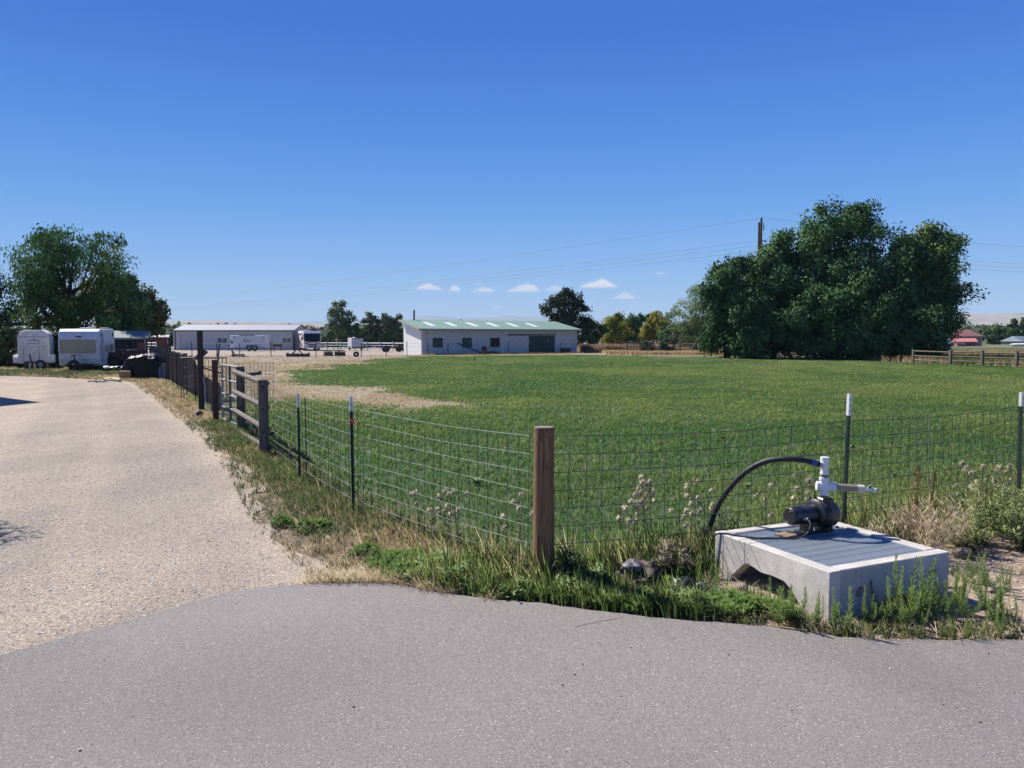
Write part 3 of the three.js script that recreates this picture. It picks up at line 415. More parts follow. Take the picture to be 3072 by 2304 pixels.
{ // tube gate
  const t = thing('tube_gate', 'galvanised tube gate with wire infill standing beside the timber brace', 'gate');
  const A = V(-6.03, 0, -17.12), B = V(-7.03, 0, -18.72), P = (s, y) => [lerp(A.x, B.x, s), y, lerp(A.z, B.z, s)];
  for (const y of [.06, .36, .68, 1.02, 1.37]) mesh('horizontal_tube', rod(P(0, y), P(1, y), .022, .022, 10), M.galv, t);
  for (const s of [0, 1]) mesh('end_tube', rod(P(s, .04), P(s, 1.385), .0225, .0225, 10), M.galv, t);
  mesh('brace_bar', bar(P(.54, .06), P(.54, 1.37), .05, .03), mat(.10, .105, .11, .6, { metalness: .5 }), t);
  for (let k = 1; k < 22; k++) mesh('infill_wire', rod(P(k / 22, .07), P(k / 22, 1.36), .003, .003, 4), M.wire, t);
  for (const y of [.35, 1.15]) mesh('hinge', bx(.06, .05, .05, A.x + .02, y, A.z + .08, .35), M.galv, t);
  mesh('latch_chain', pipe([P(1, 1.0), [-7.07, .97, -18.62], [-7.13, .93, -18.52]], .008, 6, 10), M.rust, t);
}
tag(mesh('gate_post', bx(.125, 1.62, .125, -7.1, -.12, -18.47, .3, .006), M.rustPost), 'reddish brown square post standing at the latch end of the tube gate', 'post');
{
  const t = thing('tall_post', 'tallest dark brown square post rising above the driveway fence', 'post', [-8.46, 0, -21]);
  mesh('timber', bx(.15, 2.3, .14, 0, -.1, 0, .4, .006), mat(.115, .082, .065, .95, { map: woodGrain }), t);
  mesh('cap_plate', bx(.156, .012, .146, 0, 2.202, 0, .4), M.rust, t);
}
tag(mesh('leaning_board', bar([-8.1, 0, -20.75], [-8.12, 1.85, -21.5], .05, .02), M.paleWood), 'pale narrow board leaning against the tall brown post', 'board');
tag(mesh('cable', pipe([[-8.36, .95, -20.9], [-8.3, .75, -20.85], [-8.28, .5, -20.8], [-8.22, .25, -20.72], [-8.05, .02, -20.55]], .012, 6, 18), M.whiteOld), 'pale cable hanging down beside the tall brown post', 'cable');
{
  const t = thing('fallen_log', 'short weathered log with a black end lying at the foot of the tall post', 'log', [-7.93, .085, -19.55], -1.05);
  mesh('log', rod([-.45, 0, 0], [.0, 0, 0], .082, .09, 14), M.railWood, t); mesh('cut_end', rod([.001, 0, 0], [.012, 0, 0], .086, .084, 14), M.black, t);
}
{ // board fence with steel posts along the drive
  const t = thing('board_fence', 'long grey board fence with black steel posts along the driveway', 'fence'), r = rng(71);
  for (const [x, z] of [[-8.85, -21.9], [-9.94, -24.23], [-11.06, -26.25], [-12.27, -28.63], [-12.95, -29.9], [-14.03, -31.91], [-15.1, -33.97], [-15.66, -35.0], [-16.86, -37.17], [-17.7, -38.7]]) tPost(t, x, z, 1.42 + .08 * (r() - .5), M.tpostOld, 0, .03 * (r() - .5));
  const A = [-8.35, -21.2], B = [-19.2, -41.6], n = 118;
  for (let k = 0; k < n; k++) { const s = k / n; if (r() < .10) continue; const h = lerp(.72, 1.28, smooth(.14, .36, s)) * (.9 + .2 * r()), x = lerp(A[0], B[0], s) + .28, z = lerp(A[1], B[1], s) - .14; mesh('board', bx(.145 * (.8 + .25 * r()), h, .02, x, .01, z, 1.08 + .06 * (r() - .5)), r() < .25 ? M.paleWood : r() < .3 ? M.darkWood : M.grayWood, t); }
  for (const y of [.25, .65, 1.05]) mesh('backing_rail', bar([A[0] + .33, y, A[1] - .16], [B[0] + .33, y, B[1] - .16], .035, .08), M.grayWood, t);
}
{ // wire panels stacked behind the board fence
  const t = thing('livestock_panel', 'leaning white welded wire panel behind the tall post', 'panel', [-8.05, 0, -22.5], .25), P = M.galv;
  for (let k = 0; k <= 10; k++) mesh('wire', rod([-.05 + k * .11, .12, 0], [-.05 + k * .11, 1.28, -.25], .006, .006, 4), P, t); for (let k = 0; k <= 10; k++) mesh('wire', rod([-.05, .12 + k * .116, -k * .025], [1.05, .12 + k * .116, -k * .025], .006, .006, 4), P, t);
  const c = thing('wire_crate', 'dark grey wire crate half hidden behind the board fence', 'crate', [-10.1, 0, -25.3], .5), D = M.steelDark;
  for (let k = 0; k <= 12; k++) { const s = -.65 + k * .108; mesh('wire', rod([s, .45, .4], [s, 1.35, .4], .007, .007, 4), D, c); } for (const y of [.45, .75, 1.05, 1.35]) { mesh('frame_bar', rod([-.65, y, .4], [.65, y, .4], .009, .009, 4), D, c); mesh('frame_bar', rod([-.65, y, -.4], [.65, y, -.4], .009, .009, 4), D, c); } for (const x of [-.65, .65]) for (const z of [-.4, .4]) mesh('leg', rod([x, 0, z], [x, 1.36, z], .014, .014, 5), D, c); mesh('lid', bx(1.34, .02, .84, 0, 1.365, 0), M.grayWood, c);
  tag(mesh('loose_plank', bar([-9.35, 1.38, -22.9], [-8.42, 1.66, -21.25], .16, .03), M.darkWood), 'dark plank lying aslant on top of the board fence', 'plank');
}

// ---------- concrete box, grating, pump ----------
const BOX = [2.593, 0, -6.285], YAW = .4224, boxW = (X, y, Z, x = X * 1.05, z = Z * 1.05) => [BOX[0] + x * Math.cos(YAW) + z * Math.sin(YAW), y, BOX[2] - x * Math.sin(YAW) + z * Math.cos(YAW)];
{
  const t = thing('concrete_box', 'square cast concrete irrigation box with a broken notch in one side', 'concrete box', BOX, YAW), b = .006, T = .10, top = .36; t.scale.set(1.05, 1, 1.05);
  const notch = [[.6, -.12], [.38, -.12], [.36, .02], [.25, .15], [.20, .19], [.17, .205], [.05, .212], [-.06, .20], [-.14, .222], [-.22, .235], [-.255, .215], [-.39, .06], [-.41, .0], [-.42, -.12]];
  const left = extr([...notch, [-.6, -.12], [-.6, top], [.6, top]].map(([z, y]) => [z, y > 0 && y < .3 ? y * .84 : y]), T - 2 * b, [], b); left.rotateY(-Math.PI / 2); left.translate(-.6 + T - b, 0, 0);
  const front = extr([[-.49, -.12], [-.16, -.12], [-.13, .06], [.0, .10], [.2, .095], [.27, .05], [.30, -.12], [.6, -.12], [.6, top], [-.49, top]], T - 2 * b, [circ(-.30, .17, .048), circ(.44, .21, .047)], b); front.translate(0, 0, .6 - T + b);
  const right = extr([[-.6, -.12], [.48, -.12], [.48, top], [-.6, top]], T - 2 * b, [], b); right.rotateY(-Math.PI / 2); right.translate(.6 - b, 0, 0);
  const back = extr([[-.49, -.12], [-.2, -.12], [-.2, .13], [.2, .13], [.2, -.12], [.48, -.12], [.48, top], [-.49, top]], T - 2 * b, [], b); back.translate(0, 0, -.6 + b);
  mesh('side_wall', left, M.concrete, t); mesh('front_wall', front, M.concrete, t); mesh('side_wall', right, M.concrete, t); mesh('back_wall', back, M.concrete, t);
  for (const [x, z] of [[-.55, .50], [-.55, -.1], [-.55, -.45], [.3, .56]]) mesh('chipped_patch', (() => { const g = flat(new THREE.IcosahedronGeometry(.03, 1)); g.scale(1, .18, 1.6); g.translate(x, top - .003, z); return g; })(), M.concrete, t);
  const g = thing('steel_grating', 'galvanised bar grating set into the top of the concrete box', 'grating', [BOX[0], .325, BOX[2]], YAW); g.scale.set(1.05, 1, 1.05);
  for (let k = 0; k < 48; k++) mesh('bearing_bar', bx(.0105, .028, .965, -.475 + k * .0202, 0, 0), M.grate, g);
  for (let k = 0; k < 9; k++) mesh('cross_rod', rod([-.48, .026, -.44 + k * .11], [.48, .026, -.44 + k * .11], .0055, .0055, 5), M.grate, g);
  for (const [w, d, x, z] of [[.985, .008, 0, -.4885], [.985, .008, 0, .4885], [.008, .965, -.4885, 0], [.008, .965, .4885, 0]]) mesh('edge_bar', bx(w, .030, d, x, 0, z), M.grate, g);
}
{
  const t = thing('water_pump', 'black electric pump with white upright plastic pipes on the steel grating', 'pump', boxW(.0, .3535, -.30), YAW), X = (g) => { g.rotateZ(-Math.PI / 2); return g; }, cy = .155; t.scale.setScalar(1.05);
  const at = (g, x, y, z = 0) => { g.translate(x, y, z); return g; };
  const motor = mesh('motor', at(X(lathe([[0, -.17], [.060, -.17], [.070, -.163], [.073, -.15], [.073, -.135], [.0745, -.133], [.0745, .11], [.070, .115], [0, .115]], 28)), .07, cy), M.blackPaint, t);
  mesh('end_cap_screw', [at(X(lathe([[0, -.004], [.006, -.004], [.006, .004], [0, .004]], 8)), -.103, cy + .045, .02), at(X(lathe([[0, -.004], [.006, -.004], [.006, .004], [0, .004]], 8)), -.103, cy - .05, -.01)], M.galv, motor);
  const vol = mesh('volute', [at(X(lathe([[0, -.06], [.105, -.06], [.118, -.05], [.124, -.03], [.124, .0], [.115, .02], [.112, .075], [.098, .10], [.06, .108], [0, .108]], 32)), .265, cy - .01), at(X(lathe([[.076, -.03], [.118, -.02], [.118, 0], [.076, 0]], 28)), .195, cy), bx(.05, .10, .15, .275, -.005, 0, 0, .01), bx(.10, .07, .10, .28, cy + .055, 0, 0, .012)], M.blackPaint, t);
  mesh('flange_rib', [bx(.012, .05, .012, .225, cy + .09, .05), bx(.012, .05, .012, .225, cy + .09, -.05), bx(.012, .24, .018, .247, cy - .13, .112), bx(.012, .24, .018, .247, cy - .13, -.118)], M.blackPaint, vol);
  mesh('bolt', [rod([.26, .035, .115], [.26, .035, .132], .009, .009, 6), rod([.31, .05, .11], [.31, .05, .127], .009, .009, 6)], M.galv, vol);
  const foot = mesh('foot', [bx(.05, .10, .10, .09, .0, 0, 0, .006), bx(.16, .012, .15, .10, 0, 0), bx(.06, .035, .06, .12, .06, .03)], M.blackPaint, t); mesh('bolt', rod([.13, .04, .06], [.13, .04, .075], .008, .008, 6), M.galv, foot);
  mesh('suction_cap', at(lathe([[0, .10], [.035, .10], [.045, .085], [.048, 0], [0, 0]], 16), .40, .12, -.05), M.pvc, t);
  mesh('cord_gland', rod([-.005, cy - .01, .07], [.0, cy - .012, .105], .016, .012, 10), mat(.30, .30, .31, .5), motor);
  // upright pipework
  const px = .275, y0 = cy + .115;
  mesh('threaded_nipple', rod([px, y0, 0], [px, y0 + .05, 0], .024, .024, 14), M.pvcGray, t);
  const low = mesh('pipe_tee', [rod([px, y0 + .035, 0], [px, y0 + .175, 0], .036, .036, 18), rod([px, y0 + .032, 0], [px, y0 + .052, 0], .041, .041, 18), rod([px, y0 + .158, 0], [px, y0 + .178, 0], .041, .041, 18), rod([px - .045, y0 + .105, -.03], [px + .07, y0 + .10, .045], .036, .036, 18), rod([px - .052, y0 + .106, -.034], [px - .037, y0 + .105, -.024], .040, .040, 18), rod([px + .055, y0 + .10, .035], [px + .076, y0 + .0995, .049], .041, .041, 18)], M.pvc, t);
  mesh('sight_tube', rod([px + .07, y0 + .1, .045], [px + .225, y0 + .092, .146], .033, .033, 20, true), M.clearTube, t);
  mesh('filter_screen', rod([px + .07, y0 + .1, .045], [px + .22, y0 + .0925, .143], .024, .024, 16), mat(.30, .25, .13, .8), t);
  mesh('tube_end', [rod([px + .222, y0 + .0922, .144], [px + .262, y0 + .090, .170], .034, .033, 18), rod([px + .262, y0 + .090, .170], [px + .275, y0 + .089, .178], .024, .014, 14)], mat(.70, .66, .52, .4), t);
  const valve = mesh('drain_valve', [rod([px + .27, y0 + .089, .176], [px + .33, y0 + .084, .213], .013, .013, 12), rod([px + .325, y0 + .0845, .21], [px + .345, y0 + .083, .222], .017, .017, 12)], M.pvc, t); mesh('valve_handle', [rod([px + .298, y0 + .085, .194], [px + .30, y0 + .118, .195], .008, .009, 8), bar([px + .292, y0 + .098, .188], [px + .312, y0 + .122, .201], .02, .008)], M.black, valve);
  mesh('threaded_nipple', rod([px, y0 + .17, 0], [px, y0 + .215, 0], .024, .024, 14), M.pvcGray, t);
  mesh('pipe_tee', [rod([px, y0 + .205, 0], [px, y0 + .335, 0], .031, .031, 18), rod([px, y0 + .203, 0], [px, y0 + .222, 0], .035, .035, 18), rod([px, y0 + .305, 0], [px, y0 + .348, 0], .036, .036, 18), rod([px, y0 + .27, 0], [px - .05, y0 + .285, .012], .028, .026, 16)], M.pvc, t);
  mesh('hose_adapter', rod([px - .045, y0 + .283, .011], [px - .085, y0 + .296, .018], .0235, .0215, 14), mat(.45, .44, .43, .5), t);
}
{
  const s = boxW(.19, .3535 + .594, -.283), y = s[1];
  const t = thing('suction_hose', 'thick black hose arching from the pump pipes over to the fence', 'hose');
  const d = (a, b, h) => { const p = boxW(a, h, b); return p; };
  mesh('hose', pipe([d(.20, -.285, y - .003), d(.13, -.30, y + .022), d(.04, -.34, y + .043), d(-.06, -.41, y + .045), d(-.15, -.53, y + .01), d(-.225, -.66, y - .09), d(-.275, -.79, y - .24), d(-.305, -.91, y - .42), d(-.32, -1.0, y - .62), d(-.325, -1.07, y - .83), d(-.33, -1.12, .0)], .0245, 12, 60), M.rubber, t);
  mesh('clamp', pipe([d(.165, -.293, y + .011), d(.145, -.298, y + .018), d(.125, -.303, y + .025)], .0275, 14, 6), M.blue, t);
}
tag(mesh('extension_cord', pipe([boxW(.0, 0.495, -.195), boxW(-.005, 0.485, -.165), boxW(-.02, 0.450, -.15), boxW(-.06, 0.395, -.15), boxW(-.12, 0.367, -.17), boxW(-.22, 0.363, -.22), boxW(-.34, 0.363, -.27), boxW(-.45, 0.366, -.32), boxW(-.53, 0.372, -.40), boxW(-.585, 0.375, -.50), boxW(-.62, 0.350, -.57), boxW(-.635, 0.220, -.62), boxW(-.64, 0.040, -.65)], .0075, 7, 60), M.rubber), 'thin black power cord trailing from the pump across the grating', 'cord');
tag(mesh('wood_scrap', bx(.20, .014, .13, ...boxW(-.10, .354, -.30), YAW + .12, .002), mat(.50, .36, .22, .9, { map: woodGrain })), 'thin tan wood scrap wedged under the pump motor', 'wood scrap');
tag(mesh('drain_pipe', rod([1.55, .03, -5.52], [1.95, .05, -5.75], .024, .024, 12), M.aqua), 'short aqua green plastic pipe lying in front of the concrete box', 'pipe');

// ---------- litter and stones by the fence ----------
function lump(seed, r, sy, detail = 3, amp = .5, fq = 2.2) { const g0 = new THREE.IcosahedronGeometry(r, detail); g0.deleteAttribute('uv'); g0.deleteAttribute('normal'); const g = mergeVertices(g0, 1e-5), p = g.attributes.position; for (let i = 0; i < p.count; i++) { const x = p.getX(i), y = p.getY(i), z = p.getZ(i), k = 1 + amp * (fbm(x / r * fq + seed, (y + z * .7) / r * fq + seed, 3) - .5); p.setXYZ(i, x * k, y * k * sy, z * k); } g.computeVertexNormals(); return planarUV(flat(g)); }
{ const t = thing('feed_sack', 'crumpled brown sack lying in weeds beside the wire fence', 'sack', [1.02, .0, -6.12], .3); const a = lump(4, .14, .85, 5, 1.9, 4.6); a.translate(0, .10, 0); mesh('sack_body', a, mat(.085, .055, .042, .7), t); const b = lump(9, .09, .5, 3, 1.0, 3); b.translate(-.03, .21, -.02); mesh('folded_top', b, mat(.12, .105, .11, .5), t); }
{ const t = thing('plastic_sheet', 'torn white and black plastic sheet lying against the concrete box', 'plastic sheet', [1.42, .0, -6.08], .5); const a = lump(14, .10, .7, 4, 1.4, 3); a.translate(-.08, .07, 0); mesh('black_fold', a, M.black, t); const b = lump(19, .075, .8, 4, 1.5, 3); b.translate(.05, .045, .03); b.rotateZ(-.3); mesh('white_fold', b, mat(.42, .44, .48, .4), t); }
for (const [x, z, r, c, l, s] of [[4.2, -7.1, .085, [.36, .27, .22], 'pale pinkish stone beside the bushy weeds behind the box', 3], [1.85, -6.15, .06, [.40, .34, .27], 'small sandy stone lying in the mouth of the concrete notch', 5], [3.4, -5.18, .035, [.5, .42, .33], 'tiny pale stone on soil near the asphalt lip', 8], [.75, -5.95, .045, [.45, .33, .24], 'round tan stone in the weeds by the brown sack', 11]]) { const g = lump(s, r, .7, 2, .5); g.translate(x, r * .4, z); tag(mesh('stone', g, mat(...c, .95, { map: mottle })), l, 'stone', 'stones along the road fence'); }
tag(mesh('dry_stick', pipe([[1.86, .035, -5.27], [1.93, .036, -5.235], [2.0, .034, -5.215], [2.03, .034, -5.20]], .006, 5, 10), M.straw), 'thin pale stick lying on the asphalt edge', 'stick');
{ const P = [[.44, .0312, -5.28], [.52, .0312, -5.33], [.58, .0312, -5.36], [.66, .0312, -5.40], [.74, .0312, -5.435], [.80, .0312, -5.47]], g = []; for (let i = 0; i < P.length - 1; i++) g.push(bar([P[i][0], .029, P[i][2]], [P[i + 1][0], .029, P[i + 1][2]], .0022 + .0012 * (i % 2), .0008)); const m = mesh('crack_filler', g, mat(.09, .086, .08, .9), scene.getObjectByName('asphalt_road')); }

// ---------- single plants ----------
function spireWeed(seed, h, leaves, spread, cols) { // upright stem closely set with narrow leaves
  const r = rng(seed), f = new Faces(), stems = [], ns = 1 + Math.floor(r() * 3 + spread * 4);
  for (let s = 0; s < ns; s++) { const a = r() * 6.28, tip = V(Math.cos(a) * spread * r() * h, h * (s ? .55 + .4 * r() : 1), Math.sin(a) * spread * r() * h), b = V(0, s ? .04 * h : 0, 0), mid = b.clone().lerp(tip, .5).add(V(Math.cos(a) * spread * .1, 0, Math.sin(a) * spread * .1)); stems.push(rod([b.x, b.y - .01, b.z], mid.toArray(), .0028, .0022, 4), rod(mid.toArray(), tip.toArray(), .0022, .001, 4));
    const n = Math.round(leaves * (s ? .7 : 1)); for (let k = 0; k < n; k++) { const v = .08 + .92 * (k / n), p = v < .5 ? b.clone().lerp(mid, v * 2) : mid.clone().lerp(tip, v * 2 - 1), A = k * 2.4 + r(), e = .25 + .6 * r() + .5 * v, d = V(Math.cos(A) * Math.cos(e), Math.sin(e), Math.sin(A) * Math.cos(e)), sd = V(-Math.sin(A), 0, Math.cos(A)), l = (.045 + .035 * r()) * (1.15 - .7 * v) * (h / .4), c = mixc(cols[0], cols[1], clamp(.25 + .6 * v + .35 * (r() - .5))); f.leaf(p, d, sd, l, l * .17, V(-d.x * .4, 1, -d.z * .4).normalize(), c); } }
  return [stems, f.geo()];
}
{
  const cols = [[.078, .148, .032], [.20, .28, .07]], stemM = mat(.20, .20, .08, .8), r = rng(404), kinds = [1, 2, 3, 4, 5, 6, 7].map(k => spireWeed(k * 7, .36, 70 + 12 * k, .06 + .07 * k, cols)).map(([s, f], k) => [merge(s), f]);
  const put = (x, z, sc, label, group, nm = 'spire_weed') => { const k = Math.floor(r() * 7), t = thing(nm, label, 'weed', [x, 0, z], r() * 6.28, group); mesh('stem', kinds[k][0], stemM, t); mesh('leaves', kinds[k][1], leafThin, t); t.scale.set(sc * (.8 + .5 * r()), sc, sc * (.8 + .5 * r())); t.rotation.order = 'YXZ'; t.rotation.x = .35 * (r() - .5); t.rotation.z = .35 * (r() - .5); };
  const A = 'upright narrow leaved green weed growing against the shaded wall of the concrete box', gA = 'weeds in front of the concrete box';
  for (const [x, z, s] of [[2.45, -5.12, 1.0], [2.58, -5.2, 1.35], [2.66, -5.13, .95], [2.75, -5.27, 1.5], [2.86, -5.3, 1.55], [2.93, -5.2, 1.1], [3.0, -5.35, 1.45], [3.06, -5.22, .9], [3.15, -5.42, 1.25], [3.22, -5.3, 1.0], [2.52, -5.14, .7], [2.82, -5.15, .8], [3.3, -5.5, 1.1]]) put(x * 1.02, z * 1.035, s * .85, A, gA);
  const B = 'thin green weed between the asphalt edge and the notched box wall', gB = 'weeds in front of the notched wall';
  for (const [x, z, s] of [[1.52, -5.95, .95], [1.58, -5.8, .9], [1.78, -5.52, .75], [1.86, -5.45, .95], [1.95, -5.42, .9], [2.0, -5.34, 1.1], [2.08, -5.3, .95], [2.14, -5.24, .85], [1.9, -5.33, .7], [1.7, -5.42, .5], [2.22, -5.17, 1.0], [2.3, -5.16, 1.1], [1.48, -5.6, .5]]) put(x, z * 1.012, s * .85, B, gB);
  const Cc = 'small yellow green weed standing on bare soil right of the box', gC = 'weeds on the bare soil';
  for (let k = 0; k < 44; k++) { const x = 3.3 + 1.7 * r(), z = roadZ(x) - .06 - 1.5 * r() * r(); put(x, z, .4 + .75 * r() * r(), Cc, gC); }
  for (let k = 0; k < 12; k++) { const x = 2.6 + 1.6 * r(), z = roadZ(x) - .04 - .06 * r(); put(x, z, .35 + .25 * r(), 'short weed sprouting right at the asphalt lip in front of box', 'weeds at the asphalt lip'); }
}
function bushWeed(label, x, z, h, rad, seed, cols, group, n = 60, wide = .28) { const r = rng(seed), t = thing('bushy_weed', label, 'weed', [x, 0, z], 0, group), f = new Faces(), st = []; for (let s = 0; s < n * .35; s++) { const a = r() * 6.28, d = rad * Math.sqrt(r()), tip = V(Math.cos(a) * d, h * (1 - .5 * (d / rad) ** 2) * (.75 + .3 * r()), Math.sin(a) * d), b = V(tip.x * .15, 0, tip.z * .15), mid = b.clone().lerp(tip, .5).setY(tip.y * .45); st.push(rod([b.x, -.02, b.z], mid.toArray(), .004, .003, 4), rod(mid.toArray(), tip.toArray(), .003, .0012, 4)); for (let k = 0; k < 75; k++) { const v = r(), p = v < .4 ? b.clone().lerp(mid, v * 2.5) : mid.clone().lerp(tip, (v - .4) / .6), A = r() * 6.28, e = r() * 1.1 - .1, dd = V(Math.cos(A) * Math.cos(e), Math.sin(e), Math.sin(A) * Math.cos(e)); p.add(V((r() - .5) * .08, (r() - .5) * .05, (r() - .5) * .08)); const l = .03 + .035 * r(); f.leaf(p, dd, V(-Math.sin(A), 0, Math.cos(A)), l, l * wide, V(dd.x * .4, 1, dd.z * .4).normalize(), mixc(cols[0], cols[1], clamp(.2 + .5 * v + .5 * (r() - .3)))); } } mesh('stem', st, mat(.22, .2, .09, .85), t); mesh('leaves', f.geo(), leafThin, t); }
{
  const G1 = [[.11, .17, .038], [.29, .34, .09]], lab = 'bushy green weed growing beside the wire fence behind bare soil', grp = 'bushy weeds by the road fence';
  for (const [x, z, h, q] of [[4.62, -7.55, .62, .34], [5.1, -7.9, .6, .36], [4.95, -7.35, .45, .3], [5.45, -8.2, .55, .34], [4.35, -7.3, .38, .26], [5.75, -8.1, .6, .36], [5.35, -7.4, .42, .3], [4.9, -6.7, .3, .24]]) bushWeed(lab, x, z, h, q, Math.round(x * 100), G1, grp);
  bushWeed('sprawling grey green weed at the foot of the black hose', 1.95, -7.15, .55, .3, 5, [[.045, .08, .03], [.10, .15, .055]]);
  bushWeed('dark weed tuft in the shade beside the brown corner post', .46, -6.2, .34, .16, 6, [[.05, .10, .028], [.11, .17, .045]], null, 34);
  bushWeed('dry tangled weed between the brown sack and the box', 1.36, -6.45, .38, .24, 8, [[.13, .115, .07], [.26, .22, .13]]);
}
{ const L = [[-.85, -6.42, .15, .2], [-.42, -6.25, .18, .2], [.05, -6.0, .14, .16], [.5, -5.95, .2, .18], [.9, -5.8, .14, .2], [1.25, -5.7, .18, .16], [-.62, -6.6, .22, .22], [.7, -6.1, .22, .16]]; L.forEach(([x, z, h, q], k) => bushWeed('leafy green weed clump along the asphalt edge below the wire fence', x, z, h, q, 700 + k, [[.09, .17, .035], [.20, .29, .075]], 'leafy weeds along the asphalt edge', 22, .4)); }
function thistle(label, x, z, h, seed, heads, group) { const r = rng(seed), t = thing('thistle', label, 'thistle', [x, 0, z], 0, group), st = [], f = new Faces(); const main = V((r() - .5) * .1, h * .75, (r() - .5) * .1); st.push(rod([0, -.02, 0], main.toArray(), .005, .0035, 5));
  for (let k = 0; k < 26; k++) { const v = r() * .9, p = V(0, 0, 0).lerp(main, v), A = r() * 6.28, d = V(Math.cos(A), .35, Math.sin(A)).normalize(), l = .06 + .07 * r() * (1 - v); f.leaf(p, d, V(-Math.sin(A), .2, Math.cos(A)), l, l * .3, V(0, 1, 0), mixc([.08, .115, .045], [.17, .18, .075], r())); }
  for (let k = 0; k < heads; k++) { const s = .5 + .5 * r(), b = main.clone().multiplyScalar(s), A = r() * 6.28, e = b.clone().add(V(Math.cos(A) * .10 * (.3 + r()), h * .25 * (.4 + .6 * r()), Math.sin(A) * .10 * (.3 + r()))); st.push(rod(b.toArray(), e.toArray(), .0025, .002, 4)); const hd = new Faces(); for (let q = 0; q < 70; q++) { const a2 = r() * 6.28, el = -.5 + 2 * r(), d = V(Math.cos(a2) * Math.cos(el), Math.sin(el), Math.sin(a2) * Math.cos(el)); hd.leaf(e.clone().addScaledVector(d, .006), d, V(-Math.sin(a2), 0, Math.cos(a2)), .020 + .022 * r(), .010, d.clone().add(V(0, .4, 0)).normalize(), mixc([.38, .31, .22], [.70, .63, .50], r())); } mesh('seed_head', hd.geo(), leafThin, t); }
  mesh('stem', st, mat(.18, .17, .08, .85), t); mesh('leaves', f.geo(), leafThin, t); }
{
  const a = 'thistle with tan fluffy seed heads behind the road fence, right of the corner post', ga = 'thistles behind the road fence';
  [[1.13, -6.95, .78, 12], [1.2, -6.9, .86, 7], [1.02, -6.85, .62, 5], [1.63, -7.05, .78, 8], [1.80, -7.1, .66, 5], [1.5, -7.0, .55, 4]].forEach(([x, z, h, n], k) => thistle(a, x, z, h, 300 + k, n, ga));
  const b = 'thistle with brown seed heads standing among weeds behind the pump', gb = 'thistles behind the pump';
  [[2.42, -7.25, .66, 5], [2.78, -7.35, .80, 6], [2.95, -7.4, .78, 5]].forEach(([x, z, h, n], k) => thistle(b, x, z, h, 330 + k, n, gb));
  const c = 'thistle gone to seed in dry grass left of the corner post', gc = 'thistles left of the corner post';
  [[-.52, -7.35, .66, 6], [-.62, -7.5, .58, 5], [.06, -6.98, .72, 4], [-.95, -7.95, .5, 4], [-.15, -6.95, .5, 3], [-.8, -7.5, .45, 3]].forEach(([x, z, h, n], k) => thistle(c, x, z, h, 350 + k, n, gc));
  const d = 'thistle with pale fluff among bushy weeds at the far end of the road fence', gd = 'thistles in the bushy weeds';
  [[4.78, -8.05, .80, 8], [5.05, -8.2, .78, 9], [5.35, -8.35, .72, 7], [4.6, -7.9, .76, 5]].forEach(([x, z, h, n], k) => thistle(d, x, z, h, 370 + k, n, gd));
}
{ // dead branching weed
  const t = thing('tumbleweed', 'tangled dry tan tumbleweed between the concrete box and the wire fence', 'tumbleweed', [3.78, 0, -7.05]), r = rng(88), w = [], f = new Faces();
  const grow = (p, d, l, rad, k) => { const e = p.clone().addScaledVector(d, l); w.push(rod(p.toArray(), e.toArray(), rad, rad * .75, 4)); if (k) for (let q = 0; q < 3; q++) grow(p.clone().lerp(e, .55 + .45 * r()), d.clone().add(V((r() - .5) * 1.5, (r() - .45) * .9, (r() - .5) * 1.5)).normalize(), l * (.6 + .25 * r()), rad * .68, k - 1); else for (let q = 0; q < 5; q++) { const dd = V(r() - .5, r() - .4, r() - .5).normalize(); f.leaf(e.clone().lerp(p, r()), dd, V(r() - .5, 0, r() - .5).normalize(), .06 + .08 * r(), .005, V(0, 1, 0), mixc([.40, .29, .18], [.60, .48, .33], r())); } };
  for (let k = 0; k < 12; k++) { const a = k / 12 * 6.28 + r(); grow(V((r() - .5) * .25, .02, (r() - .5) * .2), V(Math.cos(a) * (.5 + .4 * r()), .5 + .7 * r(), Math.sin(a) * .55).normalize(), .19 + .1 * r(), .0052, 3); }
  mesh('branches', w, mat(.50, .39, .27, .9), t); mesh('twigs', f.geo(), leafMat, t);
}
[[4.02, -7.62, .74, 'tall rust red dock stalk rising out of the tumbleweed'], [4.3, -7.85, .66, 'shorter brown dock stalk beside the rust red one']].forEach(([x, z, h, label], k) => { const t = thing('dock_plant', label, 'dock plant', [x, 0, z]), r = rng(900 + k), f = new Faces(), st = [rod([0, -.02, 0], [.02, h, .01], .006, .003, 5)]; for (let q = 0; q < 420; q++) { const v = .35 + .65 * r(), A = r() * 6.28, rr = .055 * Math.sin(Math.PI * clamp((v - .3) / .72)) * Math.sqrt(r()), p = V(.02 * v + Math.cos(A) * rr, v * h, Math.sin(A) * rr), d = V(Math.cos(A), .6, Math.sin(A)).normalize(); f.leaf(p, d, V(-Math.sin(A), 0, Math.cos(A)), .014 + .01 * r(), .010, d, mixc(k ? [.20, .10, .06] : [.30, .09, .04], k ? [.34, .2, .12] : [.52, .20, .10], r())); } mesh('stalk', st, M.rust, t); mesh('seed_cluster', f.geo(), leafMat, t); });
let field_m;
